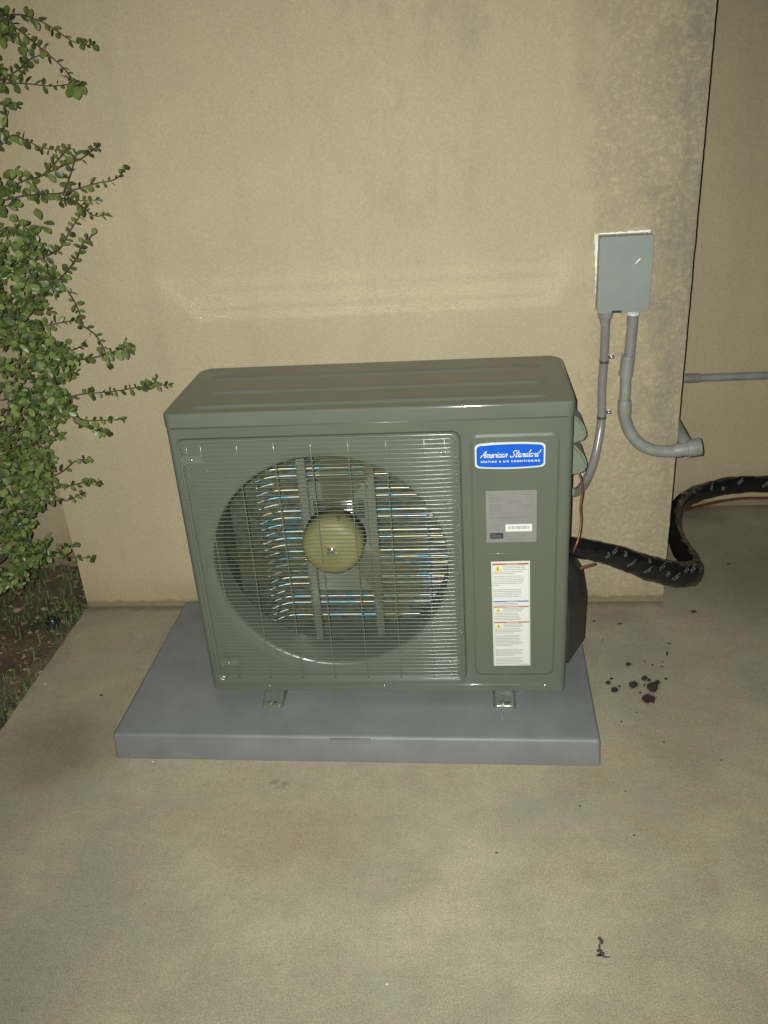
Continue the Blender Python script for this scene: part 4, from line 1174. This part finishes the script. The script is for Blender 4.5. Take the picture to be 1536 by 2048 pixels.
for s, mm in ((0, 'leaf'), (1, 'leaf_d'), (2, 'leaf_t')):
    me = bpy.data.meshes.new('foliage'); me.from_pydata([tuple(v - ORG[shrub.name]) for v in stuffV[s]], [], stuffF[s]); me.materials.append(M[mm])
    me.polygons.foreach_set('use_smooth', [True] * len(me.polygons))
    o = bpy.data.objects.new('foliage', me); col.objects.link(o); o.parent = shrub; o['kind'] = 'stuff'

# ================================================================ SOIL DETAILS
def soil_z(x, y): return -.045 + .028 * (noise.fractal(Vector((x * 5, y * 5, 0)), 1, 2, 4)) + .02 * noise.noise(Vector((x * 23, y * 23, 3)))
rg = random.Random(4); V = []; F = []
for k in range(6200):
    x = XWL - .005 - rg.random() ** 1.3 * 1.0; y = rg.uniform(-.6, .93)
    if noise.noise(Vector((x * 4, y * 4, 9))) < -.02 and rg.random() < .85: continue
    z = soil_z(x, y); h = rg.uniform(.012, .045); a = rg.uniform(0, 2 * PI); lean = rg.uniform(.2, 1.1) * h
    wx, wy = .0022 * math.cos(a), .0022 * math.sin(a); lx, ly = lean * math.cos(a + 1.4), lean * math.sin(a + 1.4); b = len(V)
    V += [(x - wx, y - wy, z - .003), (x + wx, y + wy, z - .003), (x + lx * .4 + wx * .7, y + ly * .4 + wy * .7, z + h * .6), (x + lx * .4 - wx * .7, y + ly * .4 - wy * .7, z + h * .6), (x + lx, y + ly, z + h)]
    F += [(b, b + 1, b + 2, b + 3), (b + 3, b + 2, b + 4)]
me = bpy.data.meshes.new('grass'); me.from_pydata(V, [], F); me.materials.append(M['grass'])
o = bpy.data.objects.new('grass', me); col.objects.link(o); tag(o, 'short sparse grass growing in the dark soil left of the slab', 'grass', kind='stuff')
V = []; F = []
for k in range(2600):
    x = XWL + .006 - rg.random() ** 1.4 * 1.0; y = rg.uniform(-.7, .93); z = soil_z(min(x, XWL), y) + .004
    if x > XWL - .004: z = .0025
    if x > XWL - .004 and rg.random() < .5: continue
    s = rg.uniform(.004, .013); a = rg.uniform(0, 2 * PI); ca, sa = math.cos(a) * s, math.sin(a) * s; b = len(V); tz = rg.uniform(-.3, .3) * s
    V += [(x - ca, y - sa, z), (x + sa * .4, y - ca * .4, z + .3 * s + tz), (x + ca, y + sa, z + .1 * s), (x - sa * .4, y + ca * .4, z + .3 * s - tz)]; F.append((b, b + 1, b + 2, b + 3))
me = bpy.data.meshes.new('leaf_litter'); me.from_pydata(V, [], F); me.materials.append(M['litter'])
o = bpy.data.objects.new('leaf_litter', me); col.objects.link(o); tag(o, 'dry brown leaf bits scattered over the soil beside the slab', 'leaf litter', kind='stuff')
# buried black landscape fitting
p = at(104, 1240, 'z', 0); lt = empty('ground_fitting', (p.x, p.y, -.03), 'small round black plastic fitting half sunk in the soil near the wall corner', 'ground fitting')
mb = MB(); mb.lathe([(.024, -.06), (.024, .010), (.022, .014), (.017, .015), (.016, .006), (.0001, .006)], (p.x, p.y, -.012), 'z', 28); build('fitting_body', mb, 'black_plastic', lt, smooth=1)
mb = MB(); mb.tube([(p.x + .0165 * math.cos(a), p.y + .0165 * math.sin(a), .0045) for a in [PI * 1.05 + PI * .75 * k / 12 for k in range(13)]], .0016, 6); build('bright_rim', mb, 'galv', lt, smooth=2)
for i, (u, v) in enumerate(((88, 1212), (30, 1205), (20, 1420), (74, 1222))):
    p = at(u, v, 'z', -.02); mb = MB(); bmesh.ops.create_icosphere(mb.bm, subdivisions=2, radius=.012 if i != 1 else .016)
    for vv in mb.bm.verts: vv.co *= 1 + .25 * noise.noise(vv.co * 120 + Vector((i * 9, 0, 0)))
    bmesh.ops.scale(mb.bm, vec=(1.2, .9, .6), verts=mb.bm.verts); bmesh.ops.translate(mb.bm, verts=mb.bm.verts, vec=Vector((p.x, p.y, soil_z(p.x, p.y) + .004)))
    tag(build('stone', mb, simple('stone', (.28, .21, .15), .85, var=.2), smooth=2, org=p), ['small tan stone in the soil just above the black fitting', 'pale stone lying in the soil under the lowest shrub leaves',
        'small stone in bare soil low at the left edge', 'smaller stone beside the black fitting rim'][i], 'stone')
